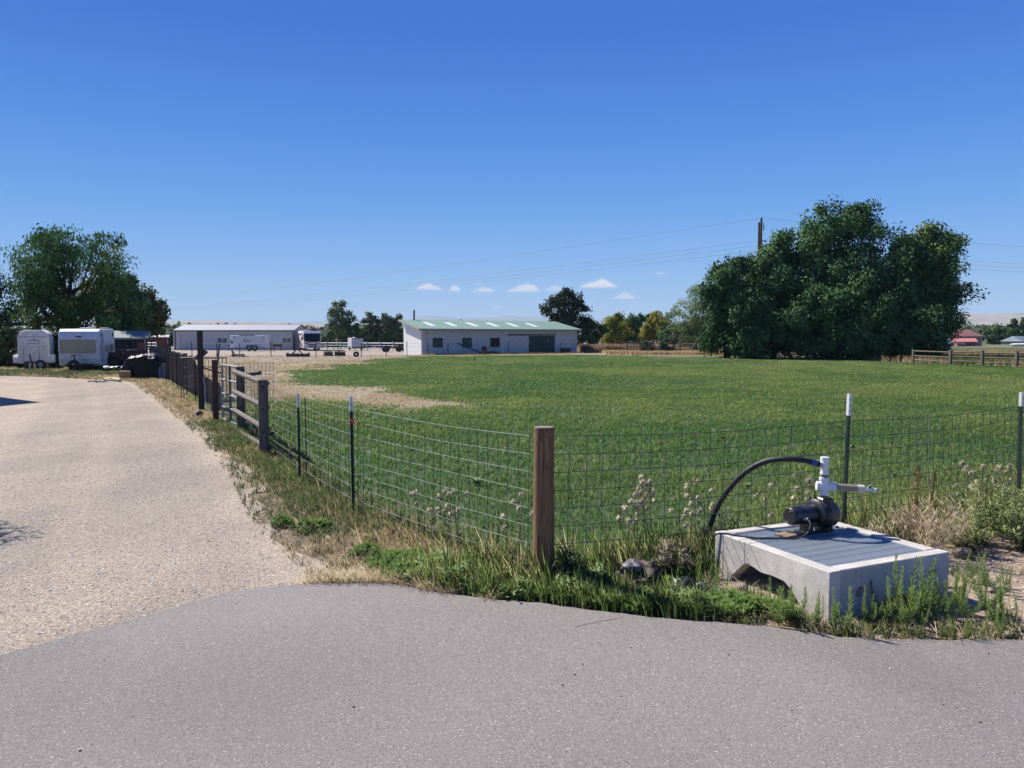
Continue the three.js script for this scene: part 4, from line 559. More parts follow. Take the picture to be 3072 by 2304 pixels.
// dark clumps out in the field
{ const r = rng(61), list = [[.4, -33.5, .2], [1.8, -46, .25], [-.5, -10.6, .18], [6.2, -14, .16], [4.2, -15.3, .14], [3.2, -10.4, .12], [5.6, -11.2, .12], [12, -60, .3], [-3.3, -68, .35], [7.5, -58, .28]]; list.forEach(([x, z, s], k) => { const t = thing('field_weed', 'dark green weed clump standing out of the short pasture grass', 'weed', [x, 0, z], r() * 6, 'weed clumps in the pasture'); mesh('leaves', rosette(40 + k, 60, .8, .35, .7), (field_m ??= mat(.10, .19, .045, .8)), t); t.scale.setScalar(s * .7); }); }

// ---------- buildings ----------
const siding = mat(.66, .655, .645, .6, { map: mottle }), steelWhite = mat(.85, .85, .84, .5), trimDark = mat(.05, .055, .07, .6);
{ // long low barn with a green roof
  const t = thing('barn', 'long white barn with green sloping roof, six skylights and green sliding door', 'barn', [-10.31, 0, -88.28], .5365), L = 21.6, W = 5.2, h0 = 2.9, h1 = 3.86;
  const wall = mat(.86, .83, .78, .7, { map: mottle });
  const holes = [[1.46, 2.6], [5.25, 6.4], [9.0, 10.2]].map(([a, b]) => [[a, .86], [b, .86], [b, 1.86], [a, 1.86]]).concat([[[14.4, .02], [18.3, .02], [18.3, 2.15], [14.4, 2.15]]]);
  const fr = extr([[0, -.1], [L, -.1], [L, h0], [0, h0]], .12, holes); fr.translate(0, 0, -.12); mesh('front_wall', fr, wall, t);
  const sideShape = [[.121, -.1], [W, -.1], [W, h1], [.121, h0 + .02]];
  for (const x of [0, L - .12]) { const g = extr(sideShape, .12); g.rotateY(Math.PI / 2); g.translate(x, 0, 0); mesh('end_wall', g, steelWhite, t); }
  mesh('back_wall', bx(L - .3, h1 - .05, .1, L / 2, 0, -W + .1), wall, t);
  const a = Math.atan2(h1 - h0, W), roof = mesh('roof', (() => { const g = bx(L + .9, .09, W / Math.cos(a) + .9, L / 2, 0, 0); g.rotateX(a); g.translate(0, (h0 + h1) / 2 + .06, -W / 2); return g; })(), mat(.27, .42, .335, .6, { map: mottle }), t);
  for (let k = 0; k < 6; k++) { const g = bx(.72, .02, 2.7, 0, 0, 0); g.rotateX(a); g.translate(2.15 + 2.86 * k, (h0 + h1) / 2 + .155, -W / 2); mesh('skylight', g, mat(.80, .82, .82, .35), roof); }
  for (let k = 0; k <= 30; k++) { const g = bx(.035, .03, W / Math.cos(a) + .9, 0, 0, 0); g.rotateX(a); g.translate(-.4 + k * (L + .8) / 30, (h0 + h1) / 2 + .148, -W / 2); mesh('roof_rib', g, roof.material, roof); }
  mesh('gutter', bx(L + .9, .13, .10, L / 2, h0 - .12, .46), mat(.42, .38, .33, .7), roof); for (const x of [-.48, L + .48]) { const g = bx(.06, .22, W / Math.cos(a) + .9, 0, -.1, 0); g.rotateX(a); g.translate(x, (h0 + h1) / 2 + .04, -W / 2); mesh('fascia', g, mat(.36, .33, .30, .7), roof); }
  const win = mat(.02, .07, .06, .5), dark = mat(.012, .014, .03, .2);
  [[1.46, 2.6, win], [5.25, 6.4, win], [9.0, 10.2, dark]].forEach(([p, q, m], k) => { const w = mesh('window', bx(q - p - .02, .98, .04, (p + q) / 2, .87, -.07), m, t); for (const [x, y, ww, hh] of [[(p + q) / 2, .80, q - p + .12, .06], [(p + q) / 2, 1.86, q - p + .12, .06], [p - .03, .862, .06, .996], [q + .03, .862, .06, .996]]) mesh('frame', bx(ww, hh, .05, x, y, .012), win, w); if (k) mesh('latch', bx(.05, .18, .03, k === 1 ? q - .22 : p + .06, 1.42, .02), M.white, w); });
  const door = mesh('sliding_door', bx(3.88, 2.12, .05, 16.35, .025, -.06), mat(.016, .055, .052, .6), t); for (let k = 0; k < 13; k++) mesh('board', bx(.285, 2.11, .018, 14.56 + k * .2985, .03, -.024), mat(.016, .055 + .008 * (k % 3), .052, .6), door); mesh('handle', bx(.06, .26, .03, 14.52, 1.3, .02), M.white, door); mesh('handle', bx(.06, .26, .03, 17.3, 1.42, .02), M.white, door);
  mesh('door_track', bx(6.9, .16, .07, 14.9, 2.19, .04), mat(.035, .075, .085, .5), t);
  mesh('downspout', bx(.09, 2.78, .09, L - .02, 0, .055), M.white, t); mesh('downspout', bx(.09, 2.78, .09, .62, 0, .055), mat(.48, .47, .46, .6), t);
  mesh('stovepipe', rod([1.5, 3.5, -W - .3], [1.5, 5.2, -W - .3], .11, .11, 10), mat(.09, .11, .15, .5), t); mesh('stovepipe_cap', rod([1.5, 5.2, -W - .3], [1.5, 5.32, -W - .3], .16, .04, 10), mat(.09, .11, .15, .5), t);
}
{ // things leaning and standing along the barn
  const b = thing('burn_barrel', 'rusty barrel with scraps on top standing by the barn wall', 'barrel', [-3.25, 0, -90.8]); mesh('drum', lathe([[0, 0], [.3, 0], [.3, .3], [.315, .31], [.3, .32], [.3, .6], [.315, .61], [.3, .62], [.3, .88], [.27, .88], [.27, .5]], 16), M.rust, b); const s = lump(3, .22, .7, 2, .9); s.translate(0, .95, 0); mesh('scrap', s, mat(.5, .42, .38, .8), b); mesh('brick_stand', bx(.5, .5, .4, -.05, 0, .55), mat(.25, .13, .09, .9), b);
  [[-1.62, -92.0, 'white bucket standing upright by the barn wall', 0], [-1.05, -92.3, 'white bucket tipped on its side by the barn wall', 1]].forEach(([x, z, l, tip]) => { const t = thing('bucket', l, 'bucket', [x, tip ? .24 : 0, z], .6, 'white buckets by the barn'); const g = lathe([[0, 0], [.22, 0], [.26, .5], [.28, .5], [.28, .53], [.25, .53], [.21, .03]], 16); if (tip) { g.rotateZ(1.35); } mesh('pail', g, M.white, t); mesh('handle', pipe(tip ? [[-.2, .25, .26], [-.5, -.1, .26], [-.2, -.2, .2]] : [[-.27, .5, 0], [0, .25, .28], [.27, .5, 0]], .01, 5, 10), M.galv, t); });
  tag(mesh('leaning_ramp', bar([-6.4, 1.32, -90.1], [-3.4, .05, -91.6], .1, .06), M.steelDark), 'dark plank ramp sloping down along the barn wall', 'plank'); tag(mesh('scrap_heap', (() => { const g = lump(6, .6, .35, 3, 1.1); g.translate(-2.4, .12, -91.2); return g; })(), M.steelDark), 'low dark scrap heap beside the rusty barrel', 'scrap heap');
  const f = thing('feed_trough', 'dark blue feed trough standing at the end of the barn wall', 'trough', [6.75, 0, -97.2], .53); mesh('tub', [bx(1.15, .1, .6, 0, .12, 0, 0, .02), bx(1.2, .42, .05, 0, .2, .3), bx(1.2, .42, .05, 0, .2, -.3), bx(.05, .42, .55, -.58, .2, 0), bx(.05, .42, .55, .58, .2, 0)], mat(.03, .035, .06, .6), f); for (const x of [-.5, .5]) for (const z of [-.22, .22]) mesh('leg', bx(.06, .14, .06, x, 0, z), M.steelDark, f);
}
{ // metal shop building
  const t = thing('metal_building', 'long white metal shop building with garage door and two windows', 'building', [-51.8, 0, -119.2]), L = 18.1, D = 8.5, h0 = 2.98, h1 = 3.9, wm = mat(.76, .74, .72, .6, { map: mottle });
  const holes = [[[.75, 0], [3.3, 0], [3.3, 2.32], [.75, 2.32]], [[6.5, 1.1], [7.95, 1.1], [7.95, 1.88], [6.5, 1.88]], [[15.3, .02], [16.25, .02], [16.25, 2.04], [15.3, 2.04]], [[16.5, 1.1], [17.8, 1.1], [17.8, 1.88], [16.5, 1.88]]];
  const f = extr([[0, -.1], [L, -.1], [L, h0], [0, h0]], .12, holes); f.translate(0, 0, -.12); mesh('front_wall', f, wm, t);
  for (const x of [0, L - .12]) { const g = extr([[.121, -.1], [D, -.1], [D, h0], [D / 2, h1], [.121, h0 + .02]], .12); g.rotateY(Math.PI / 2); g.translate(x, 0, 0); mesh('end_wall', g, wm, t); } mesh('back_wall', bx(L - .3, h0, .1, L / 2, 0, -D + .06), wm, t);
  const a = Math.atan2(h1 - h0, D / 2), rm = mat(.33, .34, .37, .5); for (const s of [0, 1]) { const g = bx(L + .5, .06, D / 2 / Math.cos(a) + .25, L / 2, 0, 0); g.rotateX(s ? -a : a); g.translate(0, (h0 + h1) / 2 + .05, s ? -D * .75 - .1 : -D * .25 + .1); const r = mesh('roof_slope', g, rm, t); if (!s) mesh('eave_trim', bx(L + .5, .12, .04, L / 2, h0 - .08, .235), trimDark, r); } mesh('ridge_cap', bx(L + .5, .05, .3, L / 2, h1 + .09, -D / 2), trimDark, t);
  const gd = mesh('garage_door', bx(2.5, 2.3, .05, 2.025, 0, -.09), mat(.52, .49, .48, .6), t); for (let k = 0; k < 4; k++) mesh('panel', bx(2.46, .55, .02, 2.025, .02 + k * .572, -.055), mat(.52, .49, .48, .6), gd);
  for (const [p, q] of [[6.5, 7.95], [16.5, 17.8]]) { const w = mesh('window', bx(q - p - .02, .76, .03, (p + q) / 2, 1.11, -.08), M.glassDark, t); for (const [x, y, ww, hh] of [[(p + q) / 2, 1.03, q - p + .16, .07], [(p + q) / 2, 1.88, q - p + .16, .07], [p - .04, 1.102, .08, .776], [q + .04, 1.102, .08, .776], [(p + q) / 2, 1.104, .08, .772]]) mesh('frame', bx(ww, hh, .05, x, y, .012), M.white, w); }
  const dr = mesh('door', bx(.93, 2.0, .05, 15.775, .025, -.07), mat(.60, .59, .58, .5), t); mesh('knob', rod([16.13, 1.0, -.045], [16.13, 1.0, .02], .04, .04, 8), M.steelDark, dr); for (const x of [15.26, 16.29]) mesh('jamb', bx(.06, 2.1, .05, x, .0, .012), M.white, dr);
  for (const x of [-.03, L + .03]) mesh('corner_trim', bx(.14, h0 - .1, .14, x, 0, .03), trimDark, t); mesh('corner_strip', bx(.12, h0, .1, -.2, 0, .02), M.white, t);
}
function simpleHouse(name, label, x, z, turn, w, d, h, rise, wallM, roofM, hip = 0, win = []) { const t = thing(name, label, 'building', [x, 0, z], turn); mesh('wall', bx(w, h, d, 0, -.05, 0), wallM, t); const e = .35, A = w / 2 + e, B = d / 2 + e, R = w / 2 + e - hip, P = [[-A, h, B], [A, h, B], [A, h, -B], [-A, h, -B], [-R, h + rise, 0], [R, h + rise, 0]].map(p => V(...p)), g = new THREE.BufferGeometry(), tr = [[0, 1, 5], [0, 5, 4], [2, 3, 4], [2, 4, 5], [1, 2, 5], [3, 0, 4], [0, 3, 2], [0, 2, 1]]; g.setAttribute('position', new THREE.Float32BufferAttribute(tr.flat().flatMap(i => P[i].toArray()), 3)); g.computeVertexNormals(); planarUV(g); const r = mesh('roof', g, roofM, t); mesh('fascia', bx(w + .72, .14, .05, 0, h - .12, d / 2 + .37), name === 'grey_shed' ? roofM : M.whiteOld, r); for (const [a, y, ww, hh] of win) { const q = mesh('window', bx(ww, hh, .04, a, y, d / 2 + .01), M.glassDark, t); mesh('frame', bx(ww + .16, .08, .06, a, y - .08, d / 2 + .02), M.white, q); } return t; }
simpleHouse('red_shed', 'low dark red shed with pale roof edge beyond the driveway trees', -57.8, -125, .4, 3.9, 3, 2.0, .35, mat(.12, .03, .035, .8), mat(.50, .45, .44, .6), 0, []);
simpleHouse('storage_shed', 'grey white shed with pale green roof behind the camper', -33.5, -64.5, .35, 5.4, 3, 1.95, .6, mat(.44, .45, .50, .7), mat(.22, .26, .24, .8), 0, [[1.5, 1, .8, .6]]);
simpleHouse('grey_shed', 'grey plank shed under the big tree behind the horse trailer', -36.4, -62.5, .1, 3.8, 3, 2.15, .75, mat(.20, .19, .20, .9, { map: woodGrain }), mat(.085, .085, .105, .8));
simpleHouse('grey_roof_house', 'distant house with dark grey roof behind the barn tree', 17.6, -150, .2, 9, 7, 2.2, 1.6, mat(.42, .38, .34, .8), mat(.13, .13, .15, .9), 1.5, [[-2, .9, 1, 1]]);
simpleHouse('maroon_roof_house', 'distant house with maroon roof in the valley trees', 101, -176, -.2, 8, 7, 2.2, 1.5, mat(.30, .22, .2, .8), mat(.20, .08, .085, .9), 2, [[1, .9, 1, .9]]);
simpleHouse('pink_roof_shed', 'distant low shed with salmon red roof beside the white canopy', 98.2, -168, -.35, 3.4, 4, 1.0, .7, mat(.2, .08, .07, .8), mat(.55, .17, .16, .8));
simpleHouse('slate_roof_house', 'distant small house with blue grey roof between poplars', 124, -190, .4, 4.5, 5, .9, 1.3, mat(.3, .3, .3, .8), mat(.16, .22, .25, .8), .8);
{ const t = thing('hoop_canopy', 'distant white arched canopy in front of the maroon roof house', 'canopy', [93.3, 0, -165], -.3); const g = extr([...Array.from({ length: 13 }, (_, i) => [2.0 * Math.cos(i / 12 * Math.PI), .45 + .55 * Math.sin(i / 12 * Math.PI)]), ...Array.from({ length: 13 }, (_, i) => [1.9 * Math.cos((12 - i) / 12 * Math.PI), .38 + .5 * Math.sin((12 - i) / 12 * Math.PI)])], 4); mesh('cover', g, M.white, t); for (const x of [-1.92, 1.92]) for (const z of [.1, 3.9]) mesh('leg', rod([x, 0, z], [x, .5, z], .04, .04, 5), M.galv, t); }
{ const t = thing('distant_truck', 'distant white truck parked among the valley trees', 'truck', [88.8, 0, -160], 1.3); mesh('cab', bx(1.7, 1.1, 1.5, 0, .45, .7, 0, .15), M.white, t); mesh('bed', bx(1.7, .75, 2.2, 0, .45, -1.2, 0, .05), mat(.3, .3, .33, .5), t); mesh('windscreen', bx(1.4, .45, .06, 0, 1.0, 1.43), M.glassDark, t); mesh('window', bx(.06, .4, .8, .84, 1.0, .7), M.glassDark, t); for (const x of [-.75, .75]) for (const z of [.7, -1.5]) mesh('wheel', rod([x - .12, .36, z], [x + .12, .36, z], .36, .36, 12), M.tyre, t); }
tag(mesh('boat_cover', (() => { const g = lump(8, 1, .35, 3, .4); g.scale(1.9, 1, .8); g.translate(107.5, .35, -164); return g; })(), M.white), 'distant white covered boat beyond the rail fence', 'boat');

// ---------- vehicles and trailers ----------
function wheel(parent, x, y, z, r, w, ax = 'x', rimM = M.galv) { const g = new THREE.Group(); g.name = 'wheel'; g.position.set(x, y, z); if (ax === 'z') g.rotation.y = Math.PI / 2; parent.add(g); const q = lathe([[r * .6, -w / 2], [r * .92, -w / 2], [r, -w * .3], [r, w * .3], [r * .92, w / 2], [r * .6, w / 2]], 22); q.rotateZ(Math.PI / 2); mesh('tyre', q, M.tyre, g); const m = lathe([[0, -w * .3], [r * .25, -w * .34], [r * .3, -w * .2], [r * .6, -w * .42], [r * .6, w * .42], [r * .3, w * .2], [0, w * .3]], 16); m.rotateZ(Math.PI / 2); mesh('rim', m, rimM, g); return g; }
{
  const t = thing('camper_trailer', 'white travel camper with boarded front window parked on dry grass', 'camper', [-26.0, 0, -46.5], .28), W = 2.2, prof = [[0, .42], [.06, 1.5], [-.02, 2.05], [-.16, 2.34], [-.4, 2.47], [-4.0, 2.52], [-4.2, 2.42], [-4.3, 1.4], [-4.2, .55], [-3.2, .42], [-2.95, .42], [-2.9, .7], [-2.7, .86], [-2.4, .86], [-2.2, .7], [-2.15, .32], [-.2, .32]];
  const wm = mat(.98, .98, .99, .45, { map: mottle }), g = extr(prof.map(([z, y]) => [-z, y]), W - .08, [], .04); g.rotateY(Math.PI / 2); g.translate(-W / 2 + .04, 0, 0); mesh('body', g, wm, t);
  mesh('cream_band', bx(2.14, .3, .03, 0, .44, .085), mat(.62, .58, .48, .6), t);
  const w = mesh('boarded_window', bx(1.78, .66, .04, -.05, 1.14, .115), mat(.42, .38, .24, .7), t); for (const [x, y, ww, hh] of [[-.05, 1.08, 1.9, .06], [-.05, 1.80, 1.9, .06], [-.97, 1.14, .06, .66], [.87, 1.14, .06, .66]]) mesh('frame', bx(ww, hh, .06, x, y, .12), M.galv, w); mesh('maker_plate', bx(.32, .07, .02, 0, 2.02, .06), M.steelDark, t);
  const band = mesh('side_stripe', bx(.03, .42, 4.0, W / 2 + .001, 1.12, -2.1), mat(.46, .40, .27, .7), t); mesh('side_panel_patch', bx(.035, .34, .5, W / 2 + .002, 1.3, -1.0), M.white, band);
  const dr = mesh('door', bx(.04, 1.72, .66, W / 2 + .008, .5, -.75), M.whiteOld, t); mesh('door_window', bx(.03, .4, .36, W / 2 + .024, 1.6, -.75), mat(.40, .38, .30, .6), dr); for (const z of [-.55, -3.7]) mesh('clearance_lamp', bx(.05, .24, .16, W / 2 + .01, 2.05, z), M.steelDark, t); mesh('side_window', bx(.03, .42, .5, W / 2 + .022, 1.18, -3.4), mat(.08, .08, .08, .3), t);
  mesh('roof_vent', bx(.6, .12, .5, .1, 2.50, -1.5, 0, .03), M.white, t); mesh('roof_cooler', bx(.5, .12, .6, .75, 2.52, -3.2, 0, .03), M.galv, t);
  wheel(t, W / 2 - .2, .36, -2.55, .36, .2); wheel(t, -W / 2 + .2, .36, -2.55, .36, .2); mesh('axle', bx(2.0, .1, .1, 0, .3, -2.55), M.steelDark, t);
  mesh('tongue', [bar([-.7, .36, 0], [0, .42, 1.3], .1, .1), bar([.7, .36, 0], [0, .42, 1.3], .1, .1)], M.steelDark, t); mesh('jack', [rod([0, 0, 1.15], [0, .95, 1.15], .045, .045, 8), bx(.24, .03, .24, 0, 0, 1.15), rod([-.1, .96, 1.15], [.12, .98, 1.15], .02, .02, 6)], M.steelDark, t); mesh('spare_wheel', (() => { const q = lathe([[.15, -.09], [.3, -.09], [.33, 0], [.3, .09], [.15, .09]], 18); q.rotateX(Math.PI / 2); q.translate(-.1, .36, .9); return q; })(), M.tyre, t); mesh('hitch_cable', pipe([[-.3, .95, .1], [-.35, .8, .6], [-.1, 1.0, .9], [.25, .9, .6], [.35, .6, .15]], .015, 5, 16), M.black, t);
  for (const x of [-1, 1]) mesh('corner_jack', [bar([x, .45, -4.0], [x, .03, -4.35], .05, .04), bar([x, .03, -4.35], [x, .4, -4.55], .04, .04)], M.steelDark, t); mesh('tail_lamp', bx(.05, .25, .12, -W / 2 - .01, .55, -.3), mat(.4, .02, .02, .4), t);
}
{
  const t = thing('horse_trailer', 'old white horse trailer with rounded roof parked in front of bushes', 'trailer', [-30.3, 0, -49], .45), W = 1.56, arc = (x, y, r, a0, a1) => Array.from({ length: 7 }, (_, i) => [x + r * Math.cos(lerp(a0, a1, i / 6)), y + r * Math.sin(lerp(a0, a1, i / 6))]);
  const s = [[-W / 2, .42], [W / 2, .42], ...arc(W / 2 - .45, 1.96, .45, 0, 1.57), ...arc(-W / 2 + .45, 1.96, .45, 1.57, 3.14)], wm = mat(.98, .96, .92, .6, { map: mottle }), g = extr(s, 3.2, [], .07); g.translate(0, 0, -3.2); mesh('body', g, wm, t);
  mesh('seam', bx(1.62, .025, .02, 0, 2.02, .071), M.rust, t); mesh('seam', bx(1.62, .02, .02, 0, 1.40, .071), mat(.42, .4, .36, .8), t); mesh('seam', bx(1.62, .02, .02, 0, .78, .071), mat(.42, .4, .36, .8), t); for (const x of [-.52, .32]) mesh('rust_streak', bx(.02, .9, .012, x, .55, .072), M.rust, t);
  const pl = mesh('hitch_handle', bar([-.62, 1.25, .09], [-.30, 1.7, .09], .05, .03), M.white, t); mesh('handle_frame', [bx(.62, .025, .02, .02, 1.8, .072), bx(.62, .02, .02, .02, 1.6, .072), bx(.02, .2, .02, .33, 1.6, .072), rod([.1, 1.83, .07], [.1, 1.9, .09], .04, .03, 6)], M.steelDark, t); mesh('vent', bx(.12, .04, .02, .62, 1.4, .085), M.steelDark, t);
  for (const x of [-1, 1]) { const f = mesh('fender', (() => { const q = extr([[-.95, 0], [.45, 0], [.45, .32], [.3, .46], [-.8, .46], [-.95, .32]], .3, [], .02); q.rotateY(Math.PI / 2); q.translate(x * (W / 2 + .16) - .15, .42, -.9); return q; })(), wm, t); wheel(t, x * (W / 2 + .12), .36, -.9, .36, .2); wheel(t, x * (W / 2 + .12), .36, -1.75, .36, .2); }
  mesh('tongue', [bar([-.5, .42, 0], [.05, .45, 1.2], .1, .1), bar([.6, .42, 0], [.05, .45, 1.2], .1, .1)], M.rust, t); mesh('jack', [rod([.05, .05, 1.05], [-.12, 1.0, .9], .04, .04, 8), bx(.2, .03, .2, .05, 0, 1.05)], M.steelDark, t); mesh('support_stand', [bar([-.12, 0, 1.1], [-.1, .4, 1.1], .05, .05), bar([.18, 0, 1.1], [.16, .4, 1.1], .05, .05), bar([-.12, .4, 1.1], [.18, .4, 1.1], .05, .05)], M.white, t); wheel(t, .42, .3, .75, .3, .16, 'z');
}
{ // black plastic sheeting over a heap
  const t = thing('tarp_pile', 'black plastic tarp pulled over a heap beside the driveway fence', 'tarp', [-18.25, 0, -38.1], .25);
  const na = 150, nr = 60, pp = [], ix = []; for (let j = 0; j <= nr; j++) for (let i = 0; i <= na; i++) { const a = i / na * 6.2832, u = j / nr, ca = Math.cos(a), sa = Math.sin(a), q = (e) => Math.sign(e) * Math.pow(Math.abs(e), .6), out = smooth(.0, .62, u) * .86 + .14 * u, side = smooth(.5, .75, u), fold = side * (.03 * Math.sin(a * 17 + 6 * fbm(ca * 2, sa * 2, 2)) + .05 * Math.sin(a * 5 + 2)) + .05 * (fbm(ca * u * 6 + 3, sa * u * 6, 3) - .5); const x = q(ca) * (1.0 * out + fold), z = q(sa) * (.8 * out + fold), top = 1.12 + .14 * ca * out + .22 * (fbm(x * 1.4 + 5, z * 1.4, 3) - .5) + .16 * (Math.abs(fbm(x * 2.2 + 1, z * 5 + x * 2, 3) - .5) * -2 + .5) * (1 - side); const y = top * (1 - Math.pow(clamp((u - .22) / .78), 2.4)) * (1 - .38 * smooth(.25, .8, -ca * out) * smooth(-.4, .4, sa * out + .3)) ; pp.push(x + .1 * side, Math.max(.0, y), z); if (i && j) { const k = j * (na + 1) + i; ix.push(k - na - 2, k - na - 1, k - 1, k - na - 1, k, k - 1); } }
  const g = new THREE.BufferGeometry(); g.setAttribute('position', new THREE.Float32BufferAttribute(pp, 3)); g.setIndex(ix); g.computeVertexNormals(); mesh('tarp', g, mat(.008, .0085, .011, .42, { specularIntensity: .6 }), t);
  const e = lump(12, .26, .55, 4, .9, 3); e.scale(1.4, .6, .8); e.translate(-1.15, .55, .1); mesh('flapping_corner', e, mat(.012, .012, .017, .3), t);
  const h = thing('hay_bale', 'tan hay bale showing under the corner of the black tarp', 'hay bale', [-18.55, 0, -37.05], .2); mesh('hay', (() => { const q = bx(.5, .42, .4, 0, 0, 0, .2, .05); return q; })(), M.straw, h); mesh('loose_hay', (() => { const q = lump(6, .4, .22, 3, .8, 3); q.translate(-.5, .05, .25); return q; })(), mat(.5, .33, .17, .95), h);
  const w = lump(17, .16, .4, 3, 1.2, 2.6); w.translate(-20.0, .55, -38.2); tag(mesh('plastic_bag', w, mat(.5, .51, .54, .4)), 'bright white plastic sheet caught beside the black tarp', 'plastic sheet');
  tag(mesh('white_pipe', rod([-18.55, .08, -35.9], [-17.75, .08, -35.0], .06, .06, 10), mat(.38, .34, .28, .7)), 'short pale pipe lying on the gravel edge near the tarp', 'pipe');
  tag(mesh('scrap_metal', (() => { const q = []; const r = rng(14); for (let k = 0; k < 9; k++) { const x = -18.9 + .5 * r(), z = -35.2 + .5 * r(), a = r() * 3; q.push(bar([x, .03 + .03 * k % .1, z], [x + .5 * Math.cos(a), .05 + .02 * r(), z + .4 * Math.sin(a)], .05, .03)); } return q; })(), mat(.22, .23, .25, .6)), 'small heap of shiny scrap metal strips lying by the gravel edge', 'scrap metal');
  tag(mesh('leaning_sheet', (() => { const q = extr([[0, 0], [.95, 0], [.9, .5], [.55, .8], [.3, .5]], .02); q.rotateX(-.15); q.rotateY(.2); q.translate(-17.55, .02, -37.6); return q; })(), mat(.20, .21, .24, .6)), 'thin grey sheet leaning between the tarp and the board fence', 'sheet');
}
{ // things behind the camper
  const f = thing('plank_wall', 'dark horizontal plank wall behind the camper', 'fence', [-28.3, 0, -54.5], .1); for (let k = 0; k < 9; k++) mesh('plank', bx(4.6, .19, .05, 0, .05 + k * .2, .003 * (k % 3)), k % 4 === 1 ? M.grayWood : M.darkWood, f); for (const x of [-2.2, 0, 2.2]) mesh('post', bx(.14, 2.0, .14, x, -.05, -.11), M.darkWood, f);
  const v = thing('old_truck', 'rusty brown derelict truck with stake bed behind the black tarp', 'truck', [-24.0, 0, -50.4], -1.15); mesh('cab', [bx(1.6, .75, 1.3, 0, .45, .4, 0, .06), bx(.09, .62, .09, -.7, 1.2, 1.0), bx(.09, .62, .09, .7, 1.2, 1.0), bx(.09, .62, .09, -.7, 1.2, -.2), bx(.09, .62, .09, .7, 1.2, -.2), bx(1.6, .1, 1.35, 0, 1.82, .4, 0, .04)], mat(.11, .07, .065, .85, { map: mottle }), v); mesh('bonnet', bx(1.3, .6, 1.2, 0, .45, 1.7, 0, .1), M.rust, v); mesh('bed', [bx(1.6, .12, 1.3, 0, .75, -1.0), bx(.06, .5, 1.3, .78, .86, -1.0), bx(.06, .5, 1.3, -.78, .86, -1.0)], mat(.08, .10, .11, .8), v); for (let k = 0; k < 3; k++) mesh('stake', bx(.06, .95, .06, .83, .8, -.5 - k * .5), M.grayWood, v); mesh('seat', bx(1.2, .5, .4, 0, 1.2, .1, 0, .05), mat(.3, .1, .08, .8), v); for (const x of [-.75, .75]) for (const z of [1.7, -1.1]) wheel(v, x, .42, z, .42, .22, 'x', M.rust);
  const p = thing('timber_frame', 'tall dark timber frame of posts and beam behind the horse trailer', 'frame', [-35.3, 0, -57.5], .04); for (const x of [-4.8, -2.4, .1, 2.75]) mesh('post', bx(.17, x === 2.75 ? 3.75 : 3.1, .17, x, -.1, 0), M.darkWood, p); mesh('beam', bx(8.0, .24, .12, -1.2, 2.86, .15), M.darkWood, p); mesh('brace', bar([-4.7, 2.6, 0], [-3.7, 1.9, 0], .1, .1), M.darkWood, p);
}
{ // enclosed cargo trailer with emblem
  const t = thing('cargo_trailer', 'white enclosed cargo trailer with black nose emblem and twin axles', 'trailer', [-40.4, 0, -111], -.02), wm = mat(.66, .655, .66, .5);
  mesh('body', bx(4.5, 1.78, 2.0, 2.75, .46, -1.0, 0, .04), wm, t); const np = mesh('nose_panel', bx(.46, 1.78, 2.0, .25, .46, -1.0, 0, .05), mat(.82, .82, .82, .4), t);
  mesh('emblem', (() => { const q = extr([[.0, .60], [.17, .46], [.17, .40], [.02, .28], [.10, .22], [.17, .28], [.17, .16], [.0, .0], [-.17, .14], [-.17, .20], [-.02, .32], [-.10, .38], [-.17, .32], [-.17, .44]], .012); q.translate(.26, .98, .002); return q; })(), M.black, np);
  const lg = mesh('side_lettering', [[0, .42, .34, .25], [.3, .2, .22, .2], [.52, .22, .2, .18], [.75, .2, .2, .16], [.98, .2, .2, .14]].map(([x, w, h, k]) => { const q = extr([[x, 0], [x + w * .45, 0], [x + w * .45 + .16, h], [x + .16 + w * .15, h]], .01); q.translate(1.85, 1.42, .002); return q; }), mat(.09, .10, .10, .6), t); mesh('underline', (() => { const q = extr([[0, 0], [1.15, 0], [1.22, .09], [.05, .09]], .01); q.translate(1.85, 1.28, .002); return q; })(), mat(.22, .27, .2, .6), lg);
  for (const x of [2.75, 3.55]) wheel(t, x, .38, .02, .38, .2, 'z'); mesh('fender', (() => { const q = extr([[2.25, .5], [4.05, .5], [3.9, .82], [2.4, .82]], .22); q.translate(0, 0, .0); return q; })(), M.black, t); for (const x of [.62, 4.75]) mesh('marker_lamp', bx(.16, .16, .03, x, 1.85, .01), M.black, t); mesh('roof_rail', bx(2.3, .1, .06, 2.4, 2.23, -.1), M.steelDark, t); mesh('tongue', [bar([0, .5, -.6], [-.75, .5, -1], .1, .1), bar([0, .5, -1.4], [-.75, .5, -1], .1, .1), rod([-.6, 0, -1], [-.6, .85, -1], .06, .06, 8), bx(.3, .3, .3, -.25, .55, -1)], M.steelDark, t); mesh('lower_trim', bx(4.9, .08, .04, 2.55, .42, .0), M.steelDark, t);
  const b = thing('grill_table', 'dark grill table standing between cargo trailer and shop door', 'table', [-35.0, 0, -115.6]); mesh('top', bx(1.2, .45, .6, 0, .55, 0, 0, .05), M.steelDark, b); for (const x of [-.5, .5]) for (const z of [-.2, .2]) mesh('leg', bx(.06, .55, .06, x, 0, z), M.steelDark, b);
}
